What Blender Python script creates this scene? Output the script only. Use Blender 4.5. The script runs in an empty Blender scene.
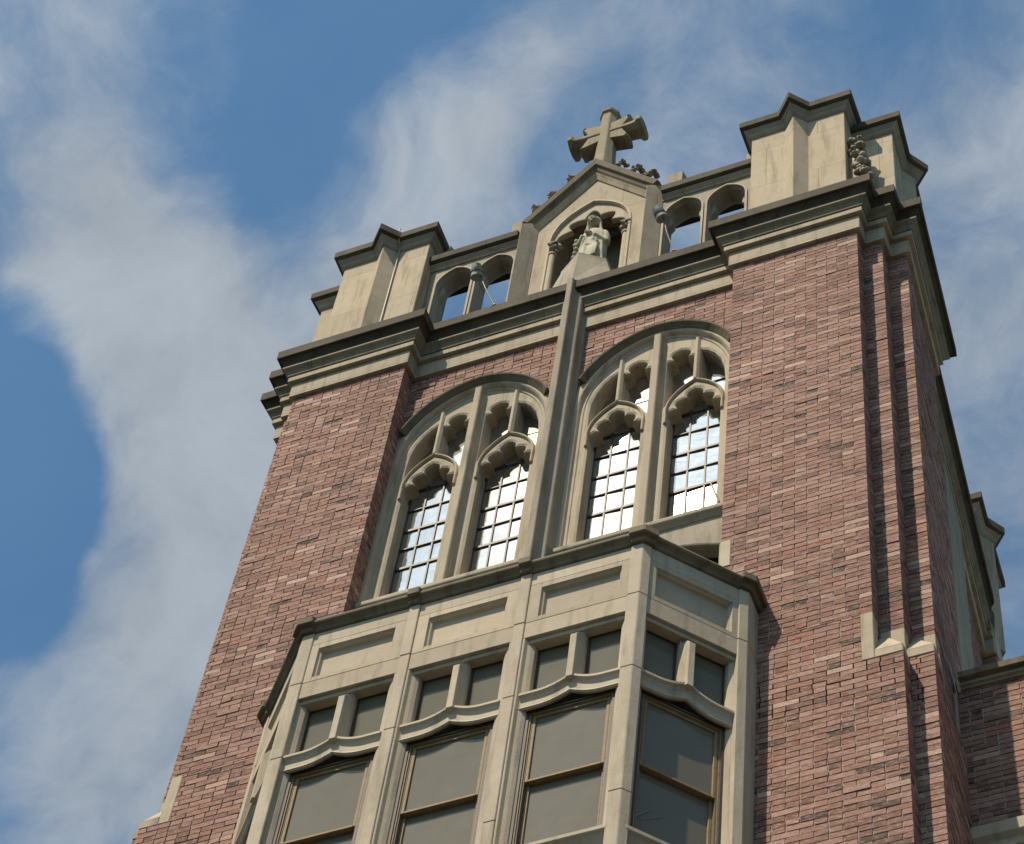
import bpy, bmesh, math, random
from mathutils import Vector, Matrix
random.seed(7)
S = bpy.context.scene
COL = S.collection
R = math.radians

# ------------------------------------------------------------------ camera
CAM = (6.3010, -11.7687, -25.3135)
RIGHT = Vector((0.9301751, 0.3564253, 0.0879510))
DOWN = Vector((-0.2699691, 0.8264580, -0.4940484))
FWD = Vector((-0.2487791, 0.4358075, 0.8649744))
cd = bpy.data.cameras.new('camera')
cam = bpy.data.objects.new('camera', cd)
COL.objects.link(cam)
m = Matrix((RIGHT, -DOWN, -FWD)).transposed().to_4x4()
m.translation = Vector(CAM)
cam.matrix_world = m
cd.sensor_width = 36.0
cd.lens = 2820.45 * 36.0 / 1024.0
cd.clip_end = 5000.0
S.camera = cam

# ------------------------------------------------------------------ sun, sky, exposure
SUN = Vector((-0.2200, -0.4670, 0.8565)).normalized()     # direction towards the sun
sl = bpy.data.lights.new('sun', 'SUN')
sl.energy = 5.0
sl.angle = R(0.53)
sl.color = (1.0, 0.885, 0.715)
so = bpy.data.objects.new('sun', sl)
COL.objects.link(so)
so.rotation_euler = SUN.to_track_quat('Z', 'Y').to_euler()
so.location = SUN * 60

S.view_settings.view_transform = 'Standard'
S.view_settings.look = 'None'
S.view_settings.gamma = 1.0
S.view_settings.use_curve_mapping = False
S.view_settings.exposure = 0.32


class NT:
    """small helper to write node trees"""
    def __init__(self, tree):
        self.t = tree
        self.n = tree.nodes
        self.l = tree.links

    def add(self, kind, **kw):
        n = self.n.new(kind)
        for k, v in kw.items():
            if k.startswith('i_'):
                n.inputs[k[2:]].default_value = v
            else:
                setattr(n, k, v)
        return n

    def link(self, a, b):
        self.l.new(a, b)

    def val(self, node, i, v):
        if hasattr(v, 'is_linked') or isinstance(v, bpy.types.NodeSocket):
            self.l.new(v, node.inputs[i])
        else:
            node.inputs[i].default_value = v

    def math(self, op, a, b=0.0, c=None, clamp=False):
        n = self.n.new('ShaderNodeMath')
        n.operation = op
        n.use_clamp = clamp
        self.val(n, 0, a)
        self.val(n, 1, b)
        if c is not None:
            self.val(n, 2, c)
        return n.outputs[0]

    def vmath(self, op, a, b=None, out=0):
        n = self.n.new('ShaderNodeVectorMath')
        n.operation = op
        self.val(n, 0, a)
        if b is not None:
            self.val(n, 1, b)
        return n.outputs['Value'] if out == 'v' else n.outputs[0]

    def rng(self, v, a, b, c, d, smooth=False):
        n = self.n.new('ShaderNodeMapRange')
        n.interpolation_type = 'SMOOTHSTEP' if smooth else 'LINEAR'
        self.val(n, 0, v)
        for i, x in enumerate((a, b, c, d)):
            self.val(n, i + 1, x)
        return n.outputs[0]

    def mix(self, f, a, b, mode='MIX'):
        n = self.n.new('ShaderNodeMix')
        n.data_type = 'RGBA'
        n.blend_type = mode
        self.val(n, 0, f)
        for i, x in ((6, a), (7, b)):
            if isinstance(x, tuple):
                n.inputs[i].default_value = (x + (1.0,))[:4]
            else:
                self.val(n, i, x)
        return n.outputs[2]

    def noise(self, vec, scale, detail=4.0, rough=0.55, dist=0.0):
        n = self.n.new('ShaderNodeTexNoise')
        self.l.new(vec, n.inputs['Vector'])
        n.inputs['Scale'].default_value = scale
        n.inputs['Detail'].default_value = detail
        n.inputs['Roughness'].default_value = rough
        n.inputs['Distortion'].default_value = dist
        return n.outputs[0]

    def ramp(self, f, stops, interp='LINEAR'):
        n = self.n.new('ShaderNodeValToRGB')
        n.color_ramp.interpolation = interp
        e = n.color_ramp.elements
        while len(e) > 1:
            e.remove(e[-1])
        e[0].position = stops[0][0]
        e[0].color = stops[0][1] + (1.0,)
        for p, c in stops[1:]:
            x = e.new(p)
            x.color = c + (1.0,)
        self.l.new(f, n.inputs[0])
        return n.outputs[0]


def make_world():
    w = bpy.data.worlds.new('World')
    S.world = w
    w.use_nodes = True
    t = NT(w.node_tree)
    t.n.clear()
    out = t.add('ShaderNodeOutputWorld')
    bg = t.add('ShaderNodeBackground')
    bg.inputs['Strength'].default_value = 0.075
    sky = t.add('ShaderNodeTexSky')
    sky.sky_type = 'NISHITA'
    sky.sun_disc = False
    sky.sun_elevation = math.asin(SUN.z)
    sky.sun_rotation = math.atan2(SUN.x, SUN.y)
    sky.altitude = 200
    sky.air_density = 1.0
    sky.dust_density = 0.6
    sky.ozone_density = 2.2
    tc = t.add('ShaderNodeTexCoord')
    d = tc.outputs['Generated']
    # a thin broken cloud deck: position on a flat layer high above
    sep = t.add('ShaderNodeSeparateXYZ')
    t.link(d, sep.inputs[0])
    warp = t.noise(d, 9.0, 4.0, 0.55)
    wv = t.vmath('SCALE', t.vmath('SUBTRACT', t.add('ShaderNodeTexNoise', i_Scale=6.0, i_Detail=6.0).outputs['Color'], (0.5, 0.5, 0.5)))
    # link noise vector
    for n in t.n:
        if n.type == 'TEX_NOISE' and not n.inputs['Vector'].is_linked:
            t.link(d, n.inputs['Vector'])
    for n in t.n:
        if n.type == 'VECT_MATH' and n.operation == 'SCALE':
            n.inputs['Scale'].default_value = 0.11
    dw = t.vmath('ADD', d, wv)
    # clumps of cloud and clear gaps in given directions of the sky
    blobs = [  # direction, radius in degrees, weight
        ((-0.4106, 0.3411, 0.8456), 1.00, -0.45),
        ((-0.4153, 0.3657, 0.8330), 1.05, -0.50),
        ((-0.4214, 0.3891, 0.8191), 1.05, -0.50),
        ((-0.4313, 0.4134, 0.8019), 1.00, -0.42),
        ((-0.3656, 0.3454, 0.8643), 2.2, 0.30),
        ((-0.3619, 0.3877, 0.8478), 2.2, 0.32),
        ((-0.3716, 0.4294, 0.8231), 2.3, 0.32),
        ((-0.3989, 0.4611, 0.7926), 2.5, 0.30),
        ((-0.3290, 0.3755, 0.8665), 2.2, 0.26),
        ((-0.3789, 0.3170, 0.8694), 1.8, 0.30),
        ((-0.2972, 0.3789, 0.8764), 1.8, 0.16),
        ((-0.3455, 0.4150, 0.8417), 2.0, 0.18),
        ((-0.4158, 0.4836, 0.7702), 1.8, 0.20),
        ((-0.3674, 0.2652, 0.8914), 2.0, 0.16),
        ((-0.3553, 0.2951, 0.8870), 1.6, 0.08),
        ((-0.3263, 0.3046, 0.8948), 1.5, -0.14),
        ((-0.3058, 0.3342, 0.8915), 1.3, -0.14),
        ((-0.2767, 0.2979, 0.9136), 1.7, -0.26),
        ((-0.2392, 0.3062, 0.9214), 1.8, -0.26),
        ((-0.2884, 0.3208, 0.9022), 1.2, -0.08),
        ((-0.2622, 0.3247, 0.9087), 0.9, 0.20),
        ((-0.2215, 0.3408, 0.9137), 1.4, 0.22),
        ((-0.2450, 0.3608, 0.8999), 1.4, 0.26),
        ((-0.2818, 0.3495, 0.8936), 1.1, 0.20),
        ((-0.2032, 0.3305, 0.9217), 1.6, 0.08),
        ((-0.1450, 0.3552, 0.9235), 2.8, 0.12),
        ((-0.0617, 0.3962, 0.9161), 1.8, 0.16),
        ((-0.0814, 0.4298, 0.8993), 2.2, 0.16),
        ((-0.0913, 0.4882, 0.8680), 2.8, 0.24),
        ((-0.0893, 0.3640, 0.9271), 1.2, -0.06),
    ]
    bias = None
    for c, r, wgt in blobs:
        c = Vector(c).normalized()
        dt = t.vmath('DOT_PRODUCT', t.vmath('NORMALIZE', dw), tuple(c), 'v')
        v = t.rng(dt, math.cos(R(r * 1.55)), math.cos(R(r * 0.05)), 0.0, wgt, True)
        bias = v if bias is None else t.math('ADD', bias, v)
    # the half of the sky on the sun's side is widely clouded
    sd = t.vmath('DOT_PRODUCT', d, tuple(SUN), 'v')
    bias = t.math('ADD', bias, t.rng(sd, 0.78, 0.97, 0.0, 0.30, True))
    mp = t.add('ShaderNodeMapping')
    mp.inputs['Rotation'].default_value = (0.3, 0.5, 0.6)
    mp.inputs['Scale'].default_value = (1.0, 1.3, 1.0)
    t.link(dw, mp.inputs[0])
    n1 = t.noise(mp.outputs[0], 12.0, 10.0, 0.62, 0.25)
    n2 = t.noise(mp.outputs[0], 30.0, 8.0, 0.66, 0.15)
    s = t.math('ADD', t.math('MULTIPLY', n1, 1.0), t.math('MULTIPLY', n2, 0.30))
    s = t.math('ADD', s, bias)
    mask = t.rng(s, 0.45, 1.20, 0.0, 1.0, True)
    mask = t.rng(mask, 0.0, 1.0, 0.13, 0.90)
    # thin cloud is lit from behind near the sun, greyer away from it
    fwd = t.rng(sd, 0.70, 1.0, 0.0, 1.0, True)
    lum = t.math('ADD', 6.0, t.math('MULTIPLY', t.math('POWER', fwd, 1.5), 15.0))
    lum = t.math('MULTIPLY', lum, t.rng(n1, 0.3, 0.75, 0.82, 1.14))
    cc = t.mix(1.0, (0.78, 0.86, 0.94), lum, 'MULTIPLY')
    skyc = t.mix(1.0, sky.outputs[0], (0.54, 1.20, 1.38), 'MULTIPLY')
    t.link(t.mix(mask, skyc, cc), bg.inputs['Color'])
    t.link(bg.outputs[0], out.inputs['Surface'])


make_world()


# ------------------------------------------------------------------ materials
def new_mat(name):
    mt = bpy.data.materials.new(name)
    mt.use_nodes = True
    t = NT(mt.node_tree)
    b = t.n['Principled BSDF']
    return mt, t, b


def bump(t, b, h, strength, dist):
    n = t.add('ShaderNodeBump')
    n.inputs['Strength'].default_value = strength
    n.inputs['Distance'].default_value = dist
    t.link(h, n.inputs['Height'])
    t.link(n.outputs[0], b.inputs['Normal'])


def stone_mat(name, base, pale, dark, stain=0.35, joints=None, seed=0.0):
    mt, t, b = new_mat(name)
    tc = t.add('ShaderNodeTexCoord')
    mp = t.add('ShaderNodeMapping')
    mp.inputs['Location'].default_value = (seed, seed * 1.7, 0)
    t.link(tc.outputs['Object'], mp.inputs[0])
    p = mp.outputs[0]
    st = t.add('ShaderNodeMapping')                      # rain streaks run down
    st.inputs['Scale'].default_value = (1.0, 1.0, 0.12)
    t.link(p, st.inputs[0])
    big = t.noise(p, 1.3, 5.0, 0.6)
    mid = t.noise(p, 6.0, 6.0, 0.65)
    fine = t.noise(p, 60.0, 4.0, 0.7)
    streak = t.noise(st.outputs[0], 9.0, 5.0, 0.65)
    c = t.mix(t.rng(big, 0.35, 0.68, 0.0, 1.0), base, pale)
    c = t.mix(t.rng(mid, 0.42, 0.78, 0.0, 0.5), c, tuple(x * 0.86 for x in base))
    c = t.mix(t.rng(streak, 0.50, 0.74, 0.0, min(1.0, stain * 1.25)), c, dark)
    pit = t.noise(p, 26.0, 5.0, 0.75)
    c = t.mix(t.rng(pit, 0.60, 0.82, 0.0, stain), c, dark)
    c = t.mix(t.rng(fine, 0.3, 0.75, 0.0, 0.22), c, tuple(x * 0.72 for x in base))
    h = t.math('ADD', t.math('MULTIPLY', fine, 0.35), t.math('MULTIPLY', mid, 0.65))
    oi = t.add('ShaderNodeObjectInfo')                   # every block was cut from another bed
    c = t.mix(1.0, c, t.ramp(oi.outputs['Random'], [(0.0, (0.86, 0.85, 0.83)), (0.5, (0.99, 0.98, 0.96)), (1.0, (1.10, 1.07, 1.02))]), 'MULTIPLY')
    if joints:
        # ashlar joints: u runs along the wall whichever way it faces
        g = t.add('ShaderNodeNewGeometry')
        s1 = t.add('ShaderNodeSeparateXYZ')
        t.link(g.outputs['True Normal'], s1.inputs[0])
        s2 = t.add('ShaderNodeSeparateXYZ')
        t.link(p, s2.inputs[0])
        f = t.math('GREATER_THAN', t.math('ABSOLUTE', s1.outputs[0]), 0.75)
        u = t.math('ADD', t.math('MULTIPLY', s2.outputs[0], t.math('SUBTRACT', 1.0, f)), t.math('MULTIPLY', s2.outputs[1], f))
        cb = t.add('ShaderNodeCombineXYZ')
        t.link(u, cb.inputs[0])
        t.link(s2.outputs[2], cb.inputs[1])
        bt = t.add('ShaderNodeTexBrick')
        t.link(cb.outputs[0], bt.inputs['Vector'])
        bt.inputs['Scale'].default_value = 1.0
        bt.inputs['Brick Width'].default_value = joints[0]
        bt.inputs['Row Height'].default_value = joints[1]
        bt.inputs['Mortar Size'].default_value = 0.0035
        bt.inputs['Mortar Smooth'].default_value = 0.3
        bt.inputs['Color1'].default_value = (0.90, 0.90, 0.90, 1)
        bt.inputs['Color2'].default_value = (1.06, 1.05, 1.02, 1)
        bt.inputs['Mortar'].default_value = (0.55, 0.52, 0.48, 1)
        c = t.mix(1.0, c, bt.outputs['Color'], 'MULTIPLY')
        h = t.math('SUBTRACT', h, t.math('MULTIPLY', bt.outputs['Fac'], 1.2))
    t.link(c, b.inputs['Base Color'])
    b.inputs['Roughness'].default_value = 0.92
    b.inputs['Specular IOR Level'].default_value = 0.25
    bump(t, b, h, 0.45, 0.012)
    return mt


STONE = stone_mat('limestone', (0.400, 0.326, 0.230), (0.455, 0.392, 0.290), (0.12, 0.096, 0.060), 0.55)
STONE_J = stone_mat('limestone_ashlar', (0.400, 0.326, 0.230), (0.45, 0.385, 0.28), (0.12, 0.096, 0.060), 0.55, (1.15, 0.92), 3.1)
STONE_GREY = stone_mat('grey_limestone', (0.295, 0.248, 0.182), (0.375, 0.325, 0.245), (0.09, 0.078, 0.055), 0.5, None, 5.3)
STONE_STAIN = stone_mat('stained_limestone', (0.225, 0.185, 0.118), (0.30, 0.255, 0.172), (0.07, 0.058, 0.040), 0.55, (1.27, 30.0), 7.3)
STONE_BAY = stone_mat('bay_limestone', (0.415, 0.340, 0.246), (0.490, 0.418, 0.316), (0.14, 0.118, 0.075), 0.42, None, 1.9)
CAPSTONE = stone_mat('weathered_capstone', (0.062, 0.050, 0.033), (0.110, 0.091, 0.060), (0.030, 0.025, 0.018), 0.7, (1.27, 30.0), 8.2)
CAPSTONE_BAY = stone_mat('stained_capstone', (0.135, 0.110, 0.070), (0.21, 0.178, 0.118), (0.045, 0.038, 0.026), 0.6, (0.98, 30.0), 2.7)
CARVED = stone_mat('sooty_carved_stone', (0.22, 0.195, 0.145), (0.36, 0.325, 0.25), (0.05, 0.044, 0.034), 0.75, None, 6.1)
STATUE = stone_mat('mossy_statue_stone', (0.40, 0.365, 0.262), (0.52, 0.485, 0.365), (0.10, 0.105, 0.065), 0.75, None, 4.4)


def brick_mat():
    mt, t, b = new_mat('brick')
    at = t.add('ShaderNodeAttribute')
    at.attribute_name = 'tint'
    tc = t.add('ShaderNodeTexCoord')
    p = tc.outputs['Object']
    c = t.ramp(at.outputs['Fac'], [
        (0.00, (0.032, 0.023, 0.019)), (0.035, (0.118, 0.068, 0.050)), (0.16, (0.186, 0.089, 0.062)), (0.36, (0.256, 0.123, 0.089)),
        (0.54, (0.305, 0.155, 0.113)), (0.70, (0.348, 0.190, 0.142)), (0.84, (0.412, 0.247, 0.190)),
        (0.93, (0.305, 0.115, 0.070)), (0.965, (0.492, 0.319, 0.244)), (1.0, (0.556, 0.378, 0.289))])
    big = t.noise(p, 0.55, 5.0, 0.6)
    mid = t.noise(p, 7.0, 5.0, 0.6)
    fine = t.noise(p, 55.0, 5.0, 0.75)
    sm = t.add('ShaderNodeMapping')
    sm.inputs['Scale'].default_value = (1.0, 1.0, 3.0)
    t.link(p, sm.inputs[0])
    smear = t.noise(sm.outputs[0], 15.0, 7.0, 0.74)
    c = t.mix(t.rng(smear, 0.50, 0.66, 0.0, 0.72), c, (0.53, 0.405, 0.335))
    c = t.mix(t.rng(smear, 0.47, 0.34, 0.0, 0.60), c, (0.120, 0.062, 0.050))
    c = t.mix(t.rng(big, 0.35, 0.70, 0.0, 0.34), c, (0.17, 0.090, 0.060))
    c = t.mix(t.rng(mid, 0.45, 0.75, 0.0, 0.40), c, (0.30, 0.205, 0.16))
    c = t.mix(t.rng(fine, 0.48, 0.80, 0.0, 0.55), c, (0.10, 0.062, 0.05))
    t.link(c, b.inputs['Base Color'])
    b.inputs['Roughness'].default_value = 0.9
    b.inputs['Specular IOR Level'].default_value = 0.2
    bump(t, b, t.math('ADD', fine, t.math('MULTIPLY', mid, 0.6)), 0.7, 0.010)
    return mt


BRICK = brick_mat()


def brick_far():
    """mortar colour of the core; lower down, out of the picture, it carries a brick pattern of its own"""
    mt, t, b = new_mat('mortar')
    tc = t.add('ShaderNodeTexCoord')
    p = tc.outputs['Object']
    g = t.add('ShaderNodeNewGeometry')
    s1 = t.add('ShaderNodeSeparateXYZ')
    t.link(g.outputs['True Normal'], s1.inputs[0])
    s2 = t.add('ShaderNodeSeparateXYZ')
    t.link(p, s2.inputs[0])
    f = t.math('GREATER_THAN', t.math('ABSOLUTE', s1.outputs[0]), 0.75)
    u = t.math('ADD', t.math('MULTIPLY', s2.outputs[0], t.math('SUBTRACT', 1.0, f)), t.math('MULTIPLY', s2.outputs[1], f))
    cb = t.add('ShaderNodeCombineXYZ')
    t.link(u, cb.inputs[0])
    t.link(s2.outputs[2], cb.inputs[1])
    bt = t.add('ShaderNodeTexBrick')
    t.link(cb.outputs[0], bt.inputs['Vector'])
    bt.inputs['Scale'].default_value = 1.0
    bt.inputs['Brick Width'].default_value = 0.2127
    bt.inputs['Row Height'].default_value = 0.0667
    bt.inputs['Mortar Size'].default_value = 0.005
    bt.inputs['Color1'].default_value = (0.20, 0.10, 0.075, 1)
    bt.inputs['Color2'].default_value = (0.36, 0.20, 0.16, 1)
    bt.inputs['Mortar'].default_value = (0.30, 0.255, 0.20, 1)
    n = t.noise(p, 20.0, 5.0, 0.7)
    mort = t.mix(n, (0.32, 0.27, 0.205), (0.50, 0.44, 0.35))
    low = t.math('LESS_THAN', s2.outputs[2], -11.2)
    t.link(t.mix(low, mort, bt.outputs['Color']), b.inputs['Base Color'])
    b.inputs['Roughness'].default_value = 0.95
    return mt


MORTAR = brick_far()


def glass_mat(name, refl, tint, rough, body, wav=0.25, glare=0.0):
    mt, t, b = new_mat(name)
    b.inputs['Base Color'].default_value = body + (1,)
    b.inputs['Roughness'].default_value = 0.9
    b.inputs['Specular IOR Level'].default_value = 0.0
    gl = t.add('ShaderNodeBsdfGlossy')
    gl.inputs['Color'].default_value = tint + (1,)
    gl.inputs['Roughness'].default_value = rough
    tc = t.add('ShaderNodeTexCoord')
    nz = t.noise(tc.outputs['Object'], 2.2, 3.0, 0.5, 0.4)
    nf = t.noise(tc.outputs['Object'], 11.0, 3.0, 0.5)
    bp = t.add('ShaderNodeBump')
    bp.inputs['Strength'].default_value = wav
    bp.inputs['Distance'].default_value = 0.05
    t.link(t.math('ADD', nz, t.math('MULTIPLY', nf, 0.04)), bp.inputs['Height'])
    t.link(bp.outputs[0], gl.inputs['Normal'])
    dirt = t.noise(tc.outputs['Object'], 5.0, 5.0, 0.7)
    fac = t.rng(dirt, 0.35, 0.75, refl * 1.08, refl * 0.72)
    mx = t.add('ShaderNodeMixShader')
    t.link(fac, mx.inputs[0])
    t.link(b.outputs[0], mx.inputs[1])
    t.link(gl.outputs[0], mx.inputs[2])
    last = mx
    if glare:                                             # warm lobe put in for the soft halo around the sun's reflection
        g2 = t.add('ShaderNodeBsdfGlossy')
        g2.inputs['Roughness'].default_value = 0.145
        g2.inputs['Color'].default_value = (1.0, 0.88, 0.66, 1)
        last = t.add('ShaderNodeMixShader')
        last.inputs[0].default_value = glare
        t.link(mx.outputs[0], last.inputs[1])
        t.link(g2.outputs[0], last.inputs[2])
    t.link(last.outputs[0], t.n['Material Output'].inputs['Surface'])
    return mt


LEADED = glass_mat('old_window_glass', 0.54, (0.95, 0.97, 0.97), 0.0, (0.10, 0.11, 0.11), 0.09, 0.008)


def plain(name, col, rough=0.7, metal=0.0, var=0.25, scale=14.0, spec=0.4, bmp=0.0):
    mt, t, b = new_mat(name)
    tc = t.add('ShaderNodeTexCoord')
    n = t.noise(tc.outputs['Object'], scale, 5.0, 0.65)
    c = t.mix(t.rng(n, 0.3, 0.75, 0.0, 1.0), col, tuple(x * (1 - var) for x in col))
    t.link(c, b.inputs['Base Color'])
    b.inputs['Roughness'].default_value = rough
    b.inputs['Metallic'].default_value = metal
    b.inputs['Specular IOR Level'].default_value = spec
    if bmp:
        bump(t, b, n, bmp, 0.01)
    return mt


PANE = glass_mat('window_pane_before_blind', 0.045, (0.95, 0.93, 0.88), 0.0, (0.150, 0.130, 0.094), 0.05)
TOP_PANE = glass_mat('dusty_top_pane', 0.03, (0.95, 0.93, 0.88), 0.0, (0.135, 0.122, 0.088), 0.05)
TIMBER = plain('ochre_timber', (0.27, 0.178, 0.082), 0.75, 0, 0.4, 18.0, 0.3, 0.2)
TIMBER_DARK = plain('dark_brown_timber', (0.060, 0.044, 0.030), 0.7, 0, 0.4, 18.0)
TIMBER_GREY = plain('grey_green_timber', (0.13, 0.105, 0.065), 0.8, 0, 0.3, 18.0)
MUNTIN = plain('brown_window_bar', (0.062, 0.036, 0.021), 0.6, 0, 0.5, 20.0)
DARKGLASS = plain('dark_glass', (0.018, 0.019, 0.018), 0.12, 0, 0.3, 6.0, 0.5)
LAMPGREY = plain('grey_lamp_metal', (0.27, 0.25, 0.20), 0.55, 0.2, 0.3, 20.0)
BLACK = plain('black_opening', (0.012, 0.011, 0.010), 0.5, 0, 0.2, 10.0)
CABLE = plain('pale_cable', (0.30, 0.27, 0.20), 0.6, 0, 0.3, 20.0)
ROD = plain('rusty_rod', (0.15, 0.12, 0.085), 0.6, 0.2, 0.4, 30.0)
ROOF = plain('roof_felt', (0.07, 0.068, 0.065), 0.9, 0, 0.4, 4.0)
GROUND = plain('ground_paving', (0.055, 0.055, 0.045), 0.95, 0, 0.4, 0.6)
INTERIOR = plain('dim_interior', (0.05, 0.047, 0.042), 0.9, 0, 0.2, 3.0)


# ------------------------------------------------------------------ mesh helpers
def under(o, par):
    """parent o to par, keeping the world coordinates o was built in"""
    o.parent = par
    if par.type == 'EMPTY':
        o.matrix_parent_inverse = Matrix.Translation(-Vector(par.location))
    return o


class MB:
    def __init__(self):
        self.v = []
        self.f = []
        self.t = []                 # tint per face (bricks)
        self.marks = []

    def mark(self):
        """what follows is another piece: build() makes it an object of its own"""
        self.marks.append((len(self.v), len(self.f)))
        return self

    def add(self, vs, fs, tint=None):
        o = len(self.v)
        self.v.extend([tuple(p) for p in vs])
        for f in fs:
            self.f.append(tuple(i + o for i in f))
            self.t.append(0.5 if tint is None else tint)
        return self

    def box(self, x0, x1, y0, y1, z0, z1, fn=None):
        vs = [(x, y, z) for z in (z0, z1) for x, y in ((x0, y0), (x1, y0), (x1, y1), (x0, y1))]
        if fn:
            vs = [fn(*p) for p in vs]
        return self.add(vs, [(3, 2, 1, 0), (4, 5, 6, 7), (0, 1, 5, 4), (1, 2, 6, 5), (2, 3, 7, 6), (3, 0, 4, 7)])

    def loft(self, rings, closed=True, caps=True):
        n = len(rings[0])
        vs = [p for r in rings for p in r]
        fs = []
        for k in range(len(rings) - 1):
            for i in range(n if closed else n - 1):
                j = (i + 1) % n
                fs.append((k * n + i, k * n + j, (k + 1) * n + j, (k + 1) * n + i))
        if caps:
            fs.append(tuple(range(n - 1, -1, -1)))
            fs.append(tuple((len(rings) - 1) * n + i for i in range(n)))
        return self.add(vs, fs)

    def prism(self, poly, z0, z1, top=None):
        """plan polygon extruded upwards"""
        top = top or poly
        return self.loft([[(x, y, z0) for x, y in poly], [(x, y, z1) for x, y in top]])

    def slab(self, poly, y0, y1, fn=None):
        """outline in (x, z) given a depth in y"""
        r = [[(x, y0, z) for x, z in poly], [(x, y1, z) for x, z in poly]]
        if fn:
            r = [[fn(*p) for p in q] for q in r]
        return self.loft(r)

    def tube(self, pts, rad, seg=8):
        rings = []
        pts = [Vector(p) for p in pts]
        for i, p in enumerate(pts):
            a = pts[max(i - 1, 0)]
            b = pts[min(i + 1, len(pts) - 1)]
            d = (b - a).normalized()
            u = d.cross(Vector((0.31, 0.17, 0.93)))
            if u.length < 1e-3:
                u = d.cross(Vector((1, 0, 0)))
            u.normalize()
            w = d.cross(u)
            r = rad[i] if isinstance(rad, (list, tuple)) else rad
            rings.append([p + (u * math.cos(k * 2 * math.pi / seg) + w * math.sin(k * 2 * math.pi / seg)) * r for k in range(seg)])
        return self.loft(rings)

    def ball(self, c, r, seg=10, rings=6, jit=0.0):
        r = r if isinstance(r, (tuple, list)) else (r, r, r)
        rr = []
        for i in range(rings + 1):
            th = math.pi * (i + 0.02) / (rings + 0.04)
            rr.append([(c[0] + r[0] * math.sin(th) * math.cos(k * 2 * math.pi / seg) * (1 + random.uniform(-jit, jit)),
                        c[1] + r[1] * math.sin(th) * math.sin(k * 2 * math.pi / seg) * (1 + random.uniform(-jit, jit)),
                        c[2] + r[2] * math.cos(th)) for k in range(seg)])
        return self.loft(rr)

    def sweep(self, path, prof, closed=False, fn=None):
        """profile ring of (offset to the right of travel, h) swept along a 2D path with mitred corners"""
        fn = fn or (lambda p, q, h: (p, q, h))
        n = len(path)
        nm = []
        for i in range(n if closed else n - 1):
            a, b = path[i], path[(i + 1) % n]
            dx, dy = b[0] - a[0], b[1] - a[1]
            L = math.hypot(dx, dy)
            nm.append((dy / L, -dx / L))
        rings = []
        for i in range(n):
            if closed:
                n1, n2 = nm[i - 1], nm[i]
            else:
                n1, n2 = nm[max(i - 1, 0)], nm[min(i, n - 2)]
            k = 1 + n1[0] * n2[0] + n1[1] * n2[1]
            mx, my = (n1[0] + n2[0]) / k, (n1[1] + n2[1]) / k
            rings.append([fn(path[i][0] + mx * o, path[i][1] + my * o, h) for o, h in prof])
        if closed:
            rings.append(rings[0])
        return self.loft(rings, True, not closed)

    def build(self, name, mat, parent=None, bevel=0.0, smooth=False, tint=False):
        if self.marks:
            ms = [(0, 0)] + self.marks + [(len(self.v), len(self.f))]
            last = None
            for (v0, f0), (v1, f1) in zip(ms, ms[1:]):
                if f1 > f0:
                    q = MB()
                    q.v = self.v[v0:v1]
                    q.f = [tuple(i - v0 for i in f) for f in self.f[f0:f1]]
                    q.t = self.t[f0:f1]
                    last = q.build(name, mat, None, bevel, smooth, tint)
                    if parent:
                        under(last, parent)
            return last
        me = bpy.data.meshes.new(name)
        me.from_pydata(self.v, [], self.f)
        if tint:
            at = me.attributes.new('tint', 'FLOAT', 'FACE')
            at.data.foreach_set('value', self.t)
        else:
            bm = bmesh.new()
            bm.from_mesh(me)
            bmesh.ops.remove_doubles(bm, verts=bm.verts, dist=1e-5)
            bmesh.ops.recalc_face_normals(bm, faces=bm.faces)
            bm.to_mesh(me)
            bm.free()
        me.materials.append(mat)
        if smooth:
            for p in me.polygons:
                p.use_smooth = True
        o = bpy.data.objects.new(name, me)
        COL.objects.link(o)
        if parent:
            under(o, parent)
        if bevel:
            md = o.modifiers.new('edge', 'BEVEL')
            md.width = bevel
            md.segments = 1
            md.limit_method = 'ANGLE'
            md.angle_limit = R(35)
        return o


def plate(name, mat, outlines, depth, chamfer, parent, fn, smooth=False):
    """flat stone plate with cut-through openings and chamfered arrises; outlines are (u, z) loops, first the outer one"""
    cu = bpy.data.curves.new(name, 'CURVE')
    cu.dimensions = '2D'
    cu.fill_mode = 'BOTH'
    cu.extrude = depth / 2 - chamfer
    cu.bevel_depth = chamfer
    cu.bevel_resolution = 1
    cu.offset = -chamfer
    for L in outlines:
        sp = cu.splines.new('POLY')
        sp.points.add(len(L) - 1)
        for i, (a, b) in enumerate(L):
            sp.points[i].co = (a, b, 0, 1)
        sp.use_cyclic_u = True
    tmp = bpy.data.objects.new('tmp', cu)
    COL.objects.link(tmp)
    dg = bpy.context.evaluated_depsgraph_get()
    dg.update()
    me = bpy.data.meshes.new_from_object(tmp.evaluated_get(dg))
    bpy.data.objects.remove(tmp)
    bpy.data.curves.remove(cu)
    for v in me.vertices:
        v.co = fn(v.co.x, -v.co.z, v.co.y)      # u, depth (towards the viewer negative), z
    bm = bmesh.new()
    bm.from_mesh(me)
    bmesh.ops.remove_doubles(bm, verts=bm.verts, dist=1e-5)
    bmesh.ops.recalc_face_normals(bm, faces=bm.faces)
    bm.to_mesh(me)
    bm.free()
    me.materials.clear()
    me.materials.append(mat)
    for p in me.polygons:
        p.use_smooth = smooth
    me.name = name
    o = bpy.data.objects.new(name, me)
    COL.objects.link(o)
    if parent:
        under(o, parent)
    return o


def empty(name, loc=(0, 0, 0)):
    o = bpy.data.objects.new(name, None)
    COL.objects.link(o)
    o.location = loc
    o.empty_display_size = 0.3
    return o


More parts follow.
